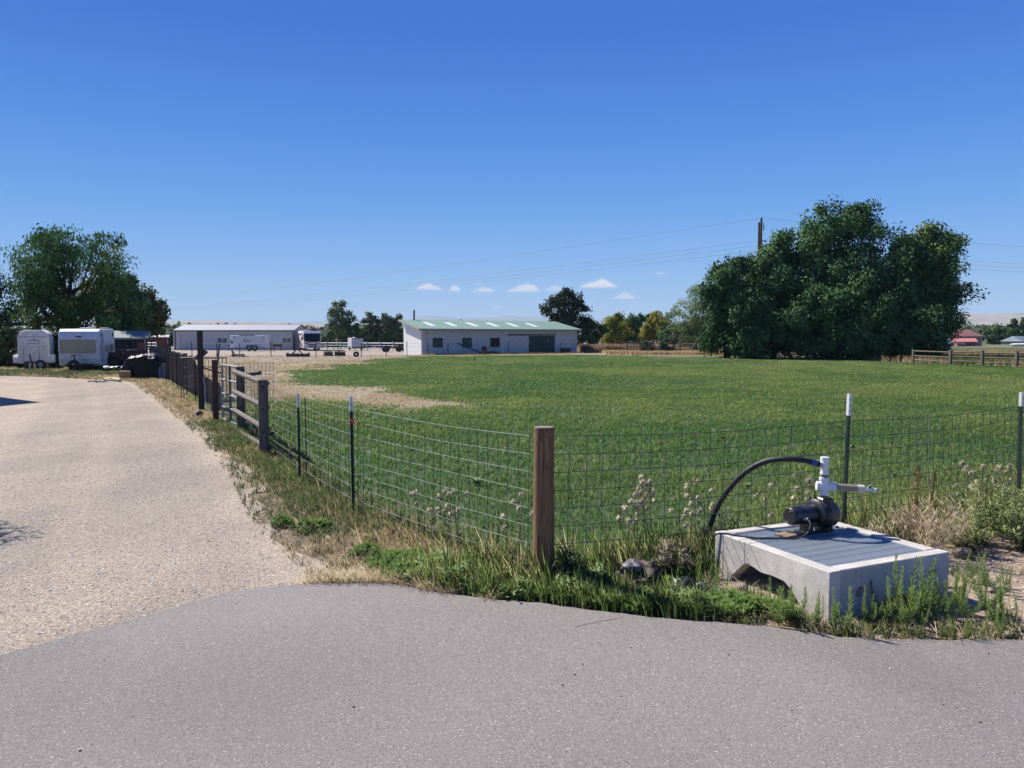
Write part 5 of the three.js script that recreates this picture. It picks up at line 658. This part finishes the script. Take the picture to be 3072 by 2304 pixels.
{ // motorhome
  const t = thing('motorhome', 'large white and tan motorhome with wide dark windscreen facing the field', 'motorhome', [-29.2, 0, -113.2], .36), W = 2.45, cream = mat(.80, .77, .71, .4), tan = mat(.36, .27, .18, .5);
  const g = extr([[0, .55], [.12, 1.0], [.05, 1.5], [-.22, 2.55], [-.5, 2.86], [-9, 2.9], [-9, .45], [-.3, .42]].map(([z, y]) => [-z, y]), W - .1, [], .05); g.rotateY(Math.PI / 2); g.translate(-W / 2 + .05, 0, 0); mesh('body', g, cream, t);
  const ws = mesh('windscreen', (() => { const q = extr([[-1.12, 1.45], [-.6, 1.33], [.6, 1.33], [1.12, 1.45], [1.12, 2.52], [-1.12, 2.52]], .03); q.rotateX(-.25); q.translate(0, .0, .53); return q; })(), mat(.010, .013, .022, .5, { specularIntensity: .35 }), t); mesh('sun_visor_band', (() => { const q = bx(2.3, .24, .04, 0, 2.3, 0); q.rotateX(-.25); q.translate(0, .05, .565); return q; })(), mat(.01, .012, .03, .3), ws);
  mesh('bumper', bx(W, .3, .2, 0, .42, .12, 0, .06), cream, t); mesh('grille', bx(1.2, .14, .03, 0, .82, .17), M.black, t); for (const x of [-.85, .85]) mesh('headlight', bx(.42, .14, .05, x, 1.0, .16, x > 0 ? .15 : -.15), M.glassDark, t); mesh('trim_band', bx(2.3, .05, .03, 0, 1.12, .16), tan, t); mesh('licence_bar', bx(1.1, .12, .03, 0, .58, .23), M.steelDark, t);
  for (const x of [-1, 1]) mesh('mirror', [bar([x * 1.22, 1.9, .1], [x * 1.5, 1.85, .35], .05, .05), bx(.16, .42, .12, x * 1.52, 1.55, .38, 0, .03)], M.black, t);
  const sw = mesh('side_swoosh', (() => { const q = extr([[-.4, .5], [-1.6, .5], [-3.2, 1.6], [-2.6, 2.4], [-2.2, 2.4], [-2.4, 1.6]].map(([z, y]) => [-z, y]), .02); q.rotateY(Math.PI / 2); q.translate(-W / 2 - .015, 0, 0); return q; })(), tan, t); mesh('side_swoosh', (() => { const q = extr([[-1.9, .5], [-4.5, .5], [-6, 1.5], [-5, 1.7], [-3.4, 1.2]].map(([z, y]) => [-z, y]), .02); q.rotateY(Math.PI / 2); q.translate(-W / 2 - .015, 0, 0); return q; })(), mat(.14, .10, .08, .5), t);
  mesh('side_window', bx(.03, .7, .9, -W / 2 - .015, 1.6, -.95), M.glassDark, t); mesh('roof_cooler', bx(.9, .2, .8, .35, 2.9, -1.4, 0, .05), M.black, t); mesh('roof_vent', bx(.5, .16, .5, -.7, 2.9, -1.0, 0, .04), M.white, t); for (const z of [-1.6, -6.5]) for (const x of [-1, 1]) wheel(t, x * 1.05, .45, z, .45, .28); mesh('awning', rod([-W / 2 - .08, 2.6, -2], [-W / 2 - .08, 2.6, -7], .08, .08, 8), M.white, t);
}
{
  const t = thing('box_trailer', 'small plain white box trailer standing in front of the rail fence', 'trailer', [-23.05, 0, -115.5], .42); mesh('body', bx(1.75, 1.45, 2.6, 0, .42, -1.3, 0, .05), mat(.60, .60, .62, .5), t); mesh('roof_dome', lathe([[0, .14], [.16, .1], [.22, 0]], 12).translate(-.3, 1.87, -.9), M.white, t); mesh('rear_door', bx(1.5, 1.25, .03, 0, .5, .015), mat(.56, .56, .58, .5), t); mesh('rim_trim', bx(1.7, .08, .04, 0, 1.78, .02), M.steelDark, t); for (const x of [-.9, .9]) wheel(t, x, .32, -1.3, .32, .18); mesh('tail_lamp', bx(.1, .1, .03, .2, 1.6, .02), M.steelDark, t); mesh('bumper', bx(1.7, .12, .1, 0, .34, .0), M.steelDark, t);
}
{ // running gear by the barn
  const t = thing('wagon_frame', 'dark wagon running gear with bare wheels parked beside the barn', 'wagon', [-15.6, 0, -103.8], .3); mesh('beam', [bar([-1.6, .55, 0], [1.6, .6, 0], .14, .14), bar([.4, .6, 0], [1.4, 1.0, .2], .12, .12), bar([-1.5, .5, -.6], [-1.5, .5, .6], .1, .1), bar([1.2, .5, -.7], [1.2, .5, .7], .1, .1)], M.steelDark, t); for (const [x, z, r] of [[-1.5, .65, .42], [-1.1, -.65, .42], [1.2, .7, .5], [.55, -.7, .5]]) wheel(t, x, r, z, r, .25, 'z', M.steelDark); mesh('engine_block', bx(.9, .55, .7, .7, .6, 0, 0, .06), M.steelDark, t);
}
function rows(name, label, cat, x, z, turn, fn) { const t = thing(name, label, cat, [x, 0, z], turn); fn(t); }
rows('disc_harrow', 'dark disc harrow with two rows of discs on the bare yard', 'harrow', -18.7, -81.5, 0, (t) => { mesh('frame', [bar([-1.05, .62, 0], [1.05, .62, 0], .07, .07), bar([-1.25, .06, .3], [1.25, .06, .3], .06, .05), bar([0, .62, 0], [0, .8, .4], .06, .06), bar([-.5, .1, .1], [-.5, .62, 0], .05, .05), bar([.5, .1, .1], [.5, .62, 0], .05, .05)], M.steelDark, t); for (let k = 0; k < 14; k++) if (k !== 6) mesh('disc', (() => { const g = lathe([[0, .03], [.2, .01], [.29, -.02], [.29, .0], [.2, .03], [0, .05]], 16); g.rotateZ(Math.PI / 2); g.rotateY(.5); g.translate(-1.05 + k * .162, .3, .05); return g; })(), M.steelDark, t); });
rows('mower_deck', 'small dark mower deck with a raised hitch left on the yard', 'mower', -27.9, -78.5, .2, (t) => { mesh('deck', bx(1.2, .18, .7, .1, .12, 0, 0, .05), M.steelDark, t); mesh('hitch', [bar([-.35, .2, 0], [-.5, .72, 0], .12, .1), bar([-.5, .72, 0], [-.2, .3, 0], .06, .06)], M.rust, t); mesh('skid', bx(1.9, .06, .1, .3, .02, .4), M.steelDark, t); for (const x of [-.4, .6]) wheel(t, x, .16, -.35, .16, .1, 'x', M.steelDark); });
rows('grading_implement', 'low dark grading implement with arched top on the yard', 'implement', -21.7, -78.2, -.1, (t) => { mesh('blade', bx(2.3, .3, .12, 0, .03, 0, 0, .02), M.steelDark, t); mesh('arch', [bar([-.6, .3, 0], [-.1, .72, 0], .09, .09), bar([.6, .3, 0], [.1, .72, 0], .09, .09), bar([-.1, .72, 0], [.1, .72, 0], .09, .09), bar([-1.1, .3, -.3], [1.1, .3, -.3], .08, .08)], M.steelDark, t); mesh('end_plate', [bx(.06, .4, .6, -1.1, .02, -.2), bx(.06, .4, .6, 1.1, .02, -.2)], M.steelDark, t); wheel(t, -.2, .2, -.6, .2, .12, 'x', M.steelDark); });
{ const t = thing('old_tyre', 'old tyre standing on the edge of the yard', 'tyre', [-15.95, .25, -79.2], .4); const g = new THREE.TorusGeometry(.22, .09, 10, 22); mesh('rubber', flat(g), M.tyre, t); mesh('rusty_rim', (() => { const q = lathe([[.08, -.04], [.15, -.06], [.15, .06], [.08, .04]], 16); q.rotateX(Math.PI / 2); return q; })(), M.rust, t); }

// ---------- mid-distance fences ----------
function railFence(name, label, pts, step, h, rails, m, w = .12, rr = .05, group) { // posts and rails along a line
  const t = thing(name, label, 'fence', [0, 0, 0], 0, group), r = rng(Math.round(Math.abs(pts[0][0] * 10))), P = []; for (let i = 0; i < pts.length - 1; i++) { const a = pts[i], b = pts[i + 1], n = Math.max(1, Math.round(Math.hypot(b[0] - a[0], b[1] - a[1]) / step)); for (let k = 0; k < n + (i === pts.length - 2 ? 1 : 0); k++) P.push([lerp(a[0], b[0], k / n), lerp(a[1], b[1], k / n)]); }
  const old = m !== M.white, j = () => old ? (r() - .5) * .12 : 0; P.forEach(([x, z], i) => { mesh('post', bx(w, h + .08, w, x, -.05, z, .3), m, t); if (!old) mesh('post_cap', bx(w + .03, .04, w + .03, x, h + .03, z, .3), m, t); if (i) for (const y of rails) { const q = P[i - 1]; mesh('rail', old ? rod([q[0], y + j(), q[1]], [x, y + j(), z], rr, rr * .9, 6) : bar([q[0], y, q[1]], [x, y, z], .035, .13), m, t); } }); return t; }
railFence('white_rail_fence', 'white vinyl rail fence left of the metal building', [[-78, -124], [-64, -119], [-52.6, -114.5]], 2.9, 1.32, [.35, .75, 1.15], M.white, .11);
railFence('white_rail_fence', 'white vinyl rail fence between motorhome and barn', [[-31, -121], [-24, -118], [-15.5, -113.5]], 2.3, 1.25, [.35, .72, 1.1], M.white, .11);
railFence('white_rail_fence', 'second white rail fence further back behind the box trailer', [[-44, -150], [-20, -144], [2, -141]], 3.0, 1.3, [.5, .85, 1.2], M.white, .11);
railFence('white_rail_fence', 'white rail fence behind the tall dry grass right of barn', [[9.5, -128], [22, -127], [35, -124], [42, -120]], 2.4, 1.35, [.55, .9, 1.25], M.white, .12);
railFence('split_rail_fence', 'weathered split rail fence at the edge of the dry grass right of barn', [[14.3, -96.5], [17.5, -95.5], [20.6, -95], [23.5, -92.5]], 3.1, 1.25, [.45, .85, 1.2], M.grayWood, .16, .06);
railFence('split_rail_fence', 'sagging split rail fence disappearing under the big dark trees', [[24.4, -89], [26.5, -84], [29.2, -72]], 3.4, 1.15, [.35, .75, 1.05], M.railWood, .16, .06);
railFence('split_rail_fence', 'grey split rail fence running out of the trees towards the road', [[30.6, -59], [31.4, -55.4], [33.4, -51.2], [36, -46.5], [39, -41]], 2.9, 1.08, [.28, .62, .98], M.grayWood, .16, .055);
tag(mesh('leaning_pole', rod([21.2, 0, -93.6], [22.3, 1.35, -93.6], .07, .06, 7), M.railWood), 'grey pole leaning on the split rail fence', 'pole');
tag(mesh('plank_pile', [0, 1, 2, 3].map(k => bar([22.6 + k * .32, .05, -88.5], [23.1 + k * .32, .55, -88.9], .06, .03)), M.paleWood), 'few short pale stakes propped at the field edge', 'stakes');
{
  const t = thing('yard_wire_fence', 'thin wire fence on steel posts between the worn field and the yard', 'fence'), P = [[-33.5, -81], [-30.6, -80.2], [-28.0, -79.6], [-24.6, -79], [-22.2, -79], [-20.0, -79], [-17.8, -79.2], [-15.5, -79.6], [-13.1, -80.6], [-11.2, -82.5], [-9.2, -85], [-7.2, -87.2], [-.4, -91], [6, -94.8]]; P.forEach(([x, z], i) => mesh('steel_post', bx(.07, i % 3 ? 1.42 : 1.6, .05, x, -.05, z), M.tpostOld, t)); for (const y of [.5, 1.0, 1.35]) for (let i = 0; i < 11; i++) mesh('wire', rod([P[i][0], y, P[i][1]], [P[i + 1][0], y, P[i + 1][1]], .006, .006, 3), M.wire, t);
}
// ---------- power line ----------
{
  const t = thing('utility_pole', 'brown wooden utility pole rising behind the big dark trees', 'utility pole', [30.3, 0, -95]); mesh('mast', rod([0, -.2, 0], [0, 16.4, 0], .19, .13, 12), mat(.20, .13, .10, .9, { map: woodGrain }), t); mesh('splint', rod([-.3, -.2, .1], [-.3, 15.9, .1], .16, .12, 10), mat(.20, .13, .10, .9, { map: woodGrain }), t); for (const y of [12.4, 13.0, 13.6]) mesh('crossarm', bx(.9, .1, .12, .3, y, .1, .6), M.darkWood, t); for (const y of [12.5, 13.1, 13.7, 16.4]) mesh('insulator', lathe([[0, 0], [.07, 0], [.05, .1], [.09, .14], [.03, .22], [0, .22]], 8).translate(y > 16 ? 0 : .55, y, .1), mat(.3, .32, .35, .3), t); mesh('bracket', bx(.1, .9, .1, .25, 14.9, .1), M.galv, t);
  const far = thing('utility_pole', 'far utility pole hidden behind the walnut trees', 'utility pole', [-224, 0, -389]); mesh('mast', rod([0, -.2, 0], [0, 16.4, 0], .2, .14, 8), M.darkWood, far); mesh('crossarm', bx(2, .12, .12, 0, 13, 0), M.darkWood, far);
  const right = thing('utility_pole', 'utility pole off beyond the valley fields', 'utility pole', [112, 0, -140]); mesh('mast', rod([0, -.2, 0], [0, 18, 0], .2, .14, 8), M.darkWood, right); mesh('crossarm', bx(2, .12, .12, 0, 13, 0), M.darkWood, right);
  const wm = mat(.10, .11, .13, .6); [[12.6, 'lowest'], [13.2, 'middle'], [13.8, 'upper'], [16.5, 'topmost']].forEach(([y, w], k) => { const seg = (to, y1, sag) => { const P = []; for (let i = 0; i <= 30; i++) { const s = i / 30; P.push([lerp(30.75, to[0], s), lerp(y, y1, s) - sag * 4 * s * (1 - s), lerp(-94.9, to[1], s)]); } return pipe(P, .012, 4, 40); }; const t = thing('power_line', `${w} wire of the power line crossing the sky beside the pole`, 'wire'); mesh('wire_span', seg([-224, -389], y - .2, 2.0), wm, t); mesh('wire_span', seg([112, -140], y + .6, .8), wm, t); });
}

// ---------- trees ----------
const DK = [[.030, .080, .028], [.095, .185, .060]], MD = [[.05, .105, .035], [.12, .20, .065]], YL = [[.16, .20, .03], [.42, .36, .05]], WL = [[.10, .165, .06], [.24, .31, .12]], PL = [[.022, .012, .022], [.06, .028, .042]], OL = [[.04, .08, .026], [.11, .15, .045]];
tree('walnut_tree', 'tall spreading walnut tree with yellowing tips behind the camper', { x: -33.0, z: -57.5, h: 10.6, r: 4.4, low: 2.7, n: 260, leaves: 90, size: .24, cols: [[.03, .080, .028], [.085, .175, .05]], patch: [.18, .21, .04], patchAt: .66, seed: 2, lobes: 13, cr: .85, trunk: .34, lean: .02, wide: .42, droop: .5, thin: true });
tree('walnut_tree', 'dark leafy walnut tree behind the timber frame', { x: -42.5, z: -60, h: 9.0, r: 3.8, low: 1.8, n: 190, leaves: 80, size: .26, cols: [[.026, .07, .028], [.07, .15, .05]], seed: 5, cr: .9, trunk: .3, wide: .42, droop: .5 });
tree('walnut_tree', 'olive brown tipped tree to the right of the tall walnut', { x: -34.2, z: -68, h: 7.6, r: 2.4, low: 1.8, n: 170, leaves: 80, size: .26, cols: MD, patch: [.20, .17, .07], patchAt: .55, seed: 8, cr: .8 });
tree('walnut_tree', 'brownish sparse crowned tree stepping down beyond the storage shed', { x: -36.2, z: -76, h: 6.7, r: 2.1, low: 2.3, n: 150, leaves: 70, size: .28, cols: OL, patch: [.15, .15, .055], patchAt: .58, seed: 11, cr: .75 });
tree('shade_tree', 'small dark tree at the end of the row beside the red shed', { x: -60.8, z: -131, h: 6.2, r: 2.3, low: .5, n: 90, leaves: 70, size: .28, cols: DK, seed: 14, cr: .65 });
[[-34.2, -52.6, 2.9, 1.5, 'leafy vine covered bush left of the horse trailer', 21], [-36.5, -53.5, 3.6, 1.9, 'tall dark bush at the foot of the timber frame', 22], [-28.9, -51.6, 2.2, .75, 'narrow bush growing between horse trailer and camper', 23], [-33.1, -55.5, 2.4, 1.3, 'bush behind the rounded horse trailer roof', 24]].forEach(([x, z, h, r, l, s]) => tree('bush', l, { x, z, h, r, low: 0, n: 80, leaves: 60, size: .17, cols: [[.026, .055, .022], [.08, .125, .045]], seed: s, shape: 'bush', cr: .42, droop: .4 }, null, 'bush'));
// row beyond the rail fence, left of the barn
tree('poplar_tree', 'tall airy poplar standing alone left of the barn', { x: -31.2, z: -140, h: 8.6, r: 2.1, low: 1.6, n: 95, leaves: 45, size: .36, cols: [[.075, .12, .05], [.19, .235, .10]], seed: 31, cr: .62, trunk: .16, every: 3 });
tree('poplar_tree', 'short dark twin of the tall poplar beside it', { x: -28.4, z: -139, h: 5.8, r: 1.1, low: .6, n: 50, leaves: 45, size: .34, cols: DK, seed: 32, cr: .5 });
[[-25.6, 6.9, 1.6, 33], [-23.2, 6.7, 1.5, 34], [-22.0, 6.2, 1.2, 35], [-20.8, 6.0, 1.0, 36]].forEach(([x, h, r, s]) => tree('poplar_tree', 'one of the close set green poplars left of the barn', { x, z: -140.5, h, r, low: .7, n: 62, leaves: 45, size: .34, cols: [[.07, .115, .05], [.16, .21, .09]], seed: s, cr: .55, every: 3 }, 'close set poplars left of the barn'));
[[-33.4, 3.0], [-30, 2.6], [-27.2, 3.4], [-24.6, 2.9], [-22, 3.0], [-19.6, 3.3], [-17.4, 2.9]].forEach(([x, h], k) => tree('hedge_bush', 'dark round hedge bush under the poplars behind the rail fence', { x, z: -141 - (k % 2), h, r: 1.7, low: 0, n: 50, leaves: 40, size: .32, cols: DK, seed: 50 + k, shape: 'bush', cr: .6 }, 'hedge bushes under the poplars', 'bush'));
// behind the barn and to its right
tree('elm_tree', 'dark ragged elm rising behind the end of the barn', { x: 7.6, z: -112, h: 9.6, r: 3.6, low: 1.6, n: 150, leaves: 60, size: .34, cols: [[.022, .042, .024], [.06, .088, .042]], seed: 61, cr: .72, shape: 'vase', trunk: .22, every: 3, droop: .1 });
tree('elm_tree', 'low dark tree beside the elm at the barn corner', { x: 11.4, z: -113, h: 5.0, r: 1.9, low: .3, n: 75, leaves: 55, size: .32, cols: DK, seed: 62, cr: .6 });
tree('ash_tree', 'round yellow green ash tree beyond the dry grass', { x: 16.9, z: -128, h: 6.0, r: 2.3, low: .7, n: 110, leaves: 60, size: .33, cols: [[.13, .19, .03], [.34, .33, .05]], patch: [.50, .40, .05], patchAt: .55, seed: 63, cr: .55, thin: true });
tree('shade_tree', 'dark tree standing between the two yellow trees', { x: 20.2, z: -135, h: 5.8, r: 2.3, low: .4, n: 85, leaves: 55, size: .35, cols: DK, seed: 64, cr: .65 });
tree('golden_willow', 'wide drooping yellow tree beyond the split rail fence', { x: 23.5, z: -126, h: 6.0, r: 2.9, low: 1.9, n: 120, leaves: 60, size: .35, cols: [[.22, .24, .045], [.44, .38, .08]], seed: 65, cr: .6, droop: .9, shape: 'dome', thin: true });
[[23.0, 7.0, 66], [24.4, 6.4, 67], [22.0, 6.0, 68]].forEach(([x, h, s]) => tree('cypress_tree', 'dark pillar shaped tree behind the drooping yellow tree', { x, z: -139, h, r: 1.1, low: .3, n: 60, leaves: 50, size: .32, cols: DK, seed: s, shape: 'pillar', cr: .5 }, 'dark pillar trees'));
tree('shade_tree', 'mid green tree under the drooping yellow crown', { x: 25.2, z: -122, h: 3.7, r: 2.2, low: .2, n: 85, leaves: 55, size: .3, cols: MD, seed: 69, cr: .55 });
tree('plum_tree', 'dark purple leaved plum tree beside the pale willow', { x: 26.4, z: -118, h: 4.8, r: 2.0, low: .3, n: 95, leaves: 60, size: .28, cols: PL, seed: 70, cr: .5 });
tree('willow_tree', 'pale grey green willow at the edge of the big dark trees', { x: 24.6, z: -103, h: 8.7, r: 3.9, low: .5, n: 190, leaves: 70, size: .30, cols: WL, seed: 71, cr: .65, wide: .3, droop: .1, shape: 'round', thin: true });
// the dark grove
const grove = 'the dark grove at the field edge';
[[20.4, -73.5, 9.6, 2.4, 81, 'slim dark tree at the near barn end of the grove'], [25.0, -74, 12.0, 3.7, 82, 'rounded dark tree in the middle of the grove'], [31.2, -74, 15.2, 5.9, 83, 'tallest dark tree of the grove with several leaders'], [37.9, -72, 12.0, 4.5, 84, 'dark tree at the outer edge of the grove with lit branch tips']].forEach(([x, z, h, r, s, l]) => tree('grove_tree', l, { x, z, h, r, low: s === 84 ? 2.2 : .5, n: Math.round(r * 95), leaves: 125, size: .235, cols: s === 84 ? [[.030, .078, .028], [.10, .19, .055]] : DK, patch: s === 84 ? [.18, .24, .06] : [.12, .215, .07], patchAt: s === 84 ? .62 : .6, seed: s, cr: .95, trunk: .35, every: 6, shape: s === 84 ? 'vase' : 'round' }, grove));
[[27.2, -69.5, 7.2, 3.4, 85, 'lower leafy tree standing in front of the grove middle'], [33.2, -69, 8.8, 3.9, 86, 'broad lower tree standing in front of the tallest grove tree'], [22.0, -70.8, 6.5, 2.6, 87, 'low dark tree at the front of the grove'], [31.0, -68, 5.4, 2.6, 88, 'small leafy tree hiding the grove fence'], [34.9, -66.5, 5.0, 2.0, 89, 'low spreading tree under the outer grove branches']].forEach(([x, z, h, r, s, l]) => tree('grove_tree', l, { x, z, h, r, low: .15, n: Math.round(r * 52), leaves: 105, size: .25, cols: [[.030, .080, .028], [.09, .175, .055]], seed: s, cr: .8, shape: 'round', every: 8 }, grove));
// silvery bushes along the field edge
[[15.9, -91.5, 1.6, .9, 91], [18.7, -92.5, 2.0, 1.1, 92], [17.9, -91.5, 1.5, .8, 93], [24.6, -85.0, 1.75, 1.0, 94]].forEach(([x, z, h, r, s]) => tree('sage_bush', 'grey green bush growing at the edge of the pasture by the split rail fence', { x, z, h, r, low: 0, n: 45, leaves: 60, size: .17, cols: [[.05, .075, .045], [.12, .145, .095]], seed: s, shape: 'bush', cr: .34, droop: 0, wide: .3 }, 'grey green bushes at the pasture edge', 'bush'));
// valley trees to the right
[[112, -210, 5.2, 5, 101, 'round yellow green tree behind the maroon roof house', [[.10, .13, .03], [.26, .25, .07]], 'round'], [106, -230, 3.6, 4, 102, 'dark low tree behind the salmon roofed shed', DK, 'round'], [128, -205, 5.6, 3.2, 103, 'broad green tree beside the poplars', MD, 'round'], [132, -204, 7.2, 1.6, 104, 'tall narrow poplar in the valley', MD, 'pillar'], [135.5, -205, 7.6, 1.5, 105, 'tallest narrow poplar in the valley', MD, 'pillar'], [139, -204, 6.4, 2.2, 106, 'bushy poplar at the end of the valley row', MD, 'pillar'], [121, -215, 4.0, 4.5, 107, 'low green tree among the valley roofs', MD, 'round'], [95, -215, 4.0, 5, 108, 'dark green tree behind the distant white truck', DK, 'round'], [86, -190, 3.2, 4, 109, 'low dark tree left of the distant white truck', MD, 'round'], [99, -182, 4.4, .8, 110, 'small dark spruce beside the maroon roof', DK, 'pillar']].forEach(([x, z, h, r, s, l, c, sh]) => tree('valley_tree', l, { x, z, h, r, low: .3, n: 60, leaves: 45, size: .6, cols: c, seed: s, shape: sh, cr: r * .28 }, 'trees in the valley'));
[[-62, -128, 3.2, 2, 111], [-58.3, -126, 2.6, 1.6, 112]].forEach(([x, z, h, r, s], k) => tree('bush', k ? 'small green bush between the red shed and the metal building' : 'green bush behind the red shed', { x: x + 4, z: z - 6, h, r, low: 0, n: 50, leaves: 45, size: .35, cols: MD, seed: s, shape: 'bush', cr: .6 }, null, 'bush'));
{ // far woods that read as one mass
  const wood = (label, x0, x1, z, depth, h, n, size, cols, seed) => { const r = rng(seed), f = new Faces(); for (let k = 0; k < n; k++) { const x = lerp(x0, x1, r()), zz = z - depth * r(), top = h * (.45 + .9 * fbm(x / (h * 3.2) + seed, zz / (h * 5), 3)), y = top * Math.pow(r(), .6), d = V(r() - .5, r() - .6, r() - .5).normalize(), s = V(r() - .5, r() - .5, r() - .5).normalize(), nn = V((r() - .5), .5 + .6 * r(), (r() - .1)).normalize(); f.leaf(V(x, y, zz), d, s, size * (.6 + .8 * r()), size * .8, nn, mixc(cols[0], cols[1], r())); } return tag(mesh('far_wood', f.geo(), leafMat), label, 'wood', null, 'stuff'); };
  wood('band of far dark trees across the valley behind the rail fences', -420, 60, -640, 120, 11, 9000, 5, [[.03, .055, .03], [.07, .10, .05]], 7);
  wood('wooded valley side below the lavender hill', 60, 640, -620, 160, 12, 12000, 5, [[.03, .055, .03], [.08, .11, .05]], 17);
  wood('very far tree belt at the foot of the hills', -900, 1200, -1400, 300, 14, 9000, 10, [[.04, .06, .035], [.09, .11, .06]], 27);
}
{ // tall dry grass by the barn, weeds behind the rail fence
  const r = rng(77), a = [], b = []; for (let k = 0; k < 15000; k++) { const x = 9 + 16 * r(), z = -97 - 9 * r() - .12 * x; a.push({ x, z, s: .75 + .55 * r() * fbm(x * .4, z * .4, 2) * 1.6, w: .45, r: r() * 6.3, c: mixc([.26, .17, .10], [.46, .33, .19], clamp(fbm(x * .35, z * .3, 3) * 1.4 - .2 + .3 * (r() - .5))) }); }
  for (let k = 0; k < 16000; k++) { const z = -44 - 55 * r(), x = alongZ([[38, -40], [33.4, -51.2], [31.4, -55.4], [29.5, -66], [40, -80], [42, -100]], z) + .4 + 45 * r(); if (x > -z * .72) continue; const f = fbm(x * .16, z * .14, 3), g = f > .5; (g ? b : a).push({ x, z, s: (.35 + .35 * r()) * (g ? .9 : 1), w: .9, r: r() * 6.3, c: g ? mixc([.08, .11, .035], [.17, .17, .07], r()) : mixc([.30, .19, .11], [.44, .32, .18], r()) }); }
  for (let k = 0; k < 5000; k++) { const x = 11 + 14 * r(), z = -88.5 - 6 * r() + .35 * (x - 14); if (z > -85 + (x - 14) * .3) continue; a.push({ x, z, s: .28 + .3 * r(), w: .9, r: r() * 6.3, c: mixc([.34, .24, .13], [.5, .38, .22], r()) }); }
  scatter('tall_dry_grass', 'belt of tall dry brown grass right of the barn and behind rail fence', 'grass', tuft(15, 7, .22, .06, .35), grassMat, a); scatter('rough_weeds', 'rough green weeds in the paddock behind the grey rail fence', 'weeds', tuft(16, 8, .3, .08, .6), grassMat, b);
  const c = []; for (let k = 0; k < 2600; k++) { const x = -10 + 19 * r(), z = -86.6 - .58 * (x + 10) + 1.6 * r(); c.push({ x, z, s: .10 + .2 * r() * r(), w: 1.6, r: r() * 6.3, c: mixc([.34, .25, .12], [.50, .40, .22], r()) }); } scatter('dry_grass', 'thin dry grass at the foot of the barn wall', 'grass', tuft(18, 7, .3, .07, .7), grassMat, c);
}
// ---------- outside the frame: the house and the tree whose shadows fall on the driveway ----------
{ const t = thing('house', 'two storey tan house standing left of the driveway', 'house', [-25.15, 0, -27.7], .9); mesh('wall', bx(7, 6.2, 9, -.4, -.05, 0), mat(.5, .42, .33, .8), t); const P = [[-4.3, 5.95, 5], [3.5, 5.95, 5], [3.5, 5.95, -5], [-4.3, 5.95, -5], [-.4, 7.8, 5], [-.4, 7.8, -5]].map(p => V(...p)), g = new THREE.BufferGeometry(), tr = [[1, 2, 5], [1, 5, 4], [3, 0, 4], [3, 4, 5], [0, 1, 4], [2, 3, 5], [0, 2, 1], [0, 3, 2]]; g.setAttribute('position', new THREE.Float32BufferAttribute(tr.flat().flatMap(i => P[i].toArray()), 3)); g.computeVertexNormals(); mesh('roof', planarUV(g), mat(.12, .10, .09, .9), t); mesh('door', bx(.05, 2.1, 1, 3.12, 0, 1), M.darkWood, t); mesh('window', bx(.05, 1.2, 1.4, 3.12, 1, -2), M.glassDark, t); }
tree('pine_tree', 'sparse young pine standing left of the driveway mouth', { x: -8.65, z: -9.15, h: 4.4, r: 1.8, low: 1.0, n: 46, leaves: 70, size: .16, cols: [[.03, .06, .03], [.06, .1, .04]], seed: 121, cr: .34, wide: .18, droop: 0, every: 1, trunk: .08 });

renderer.render(scene, camera);
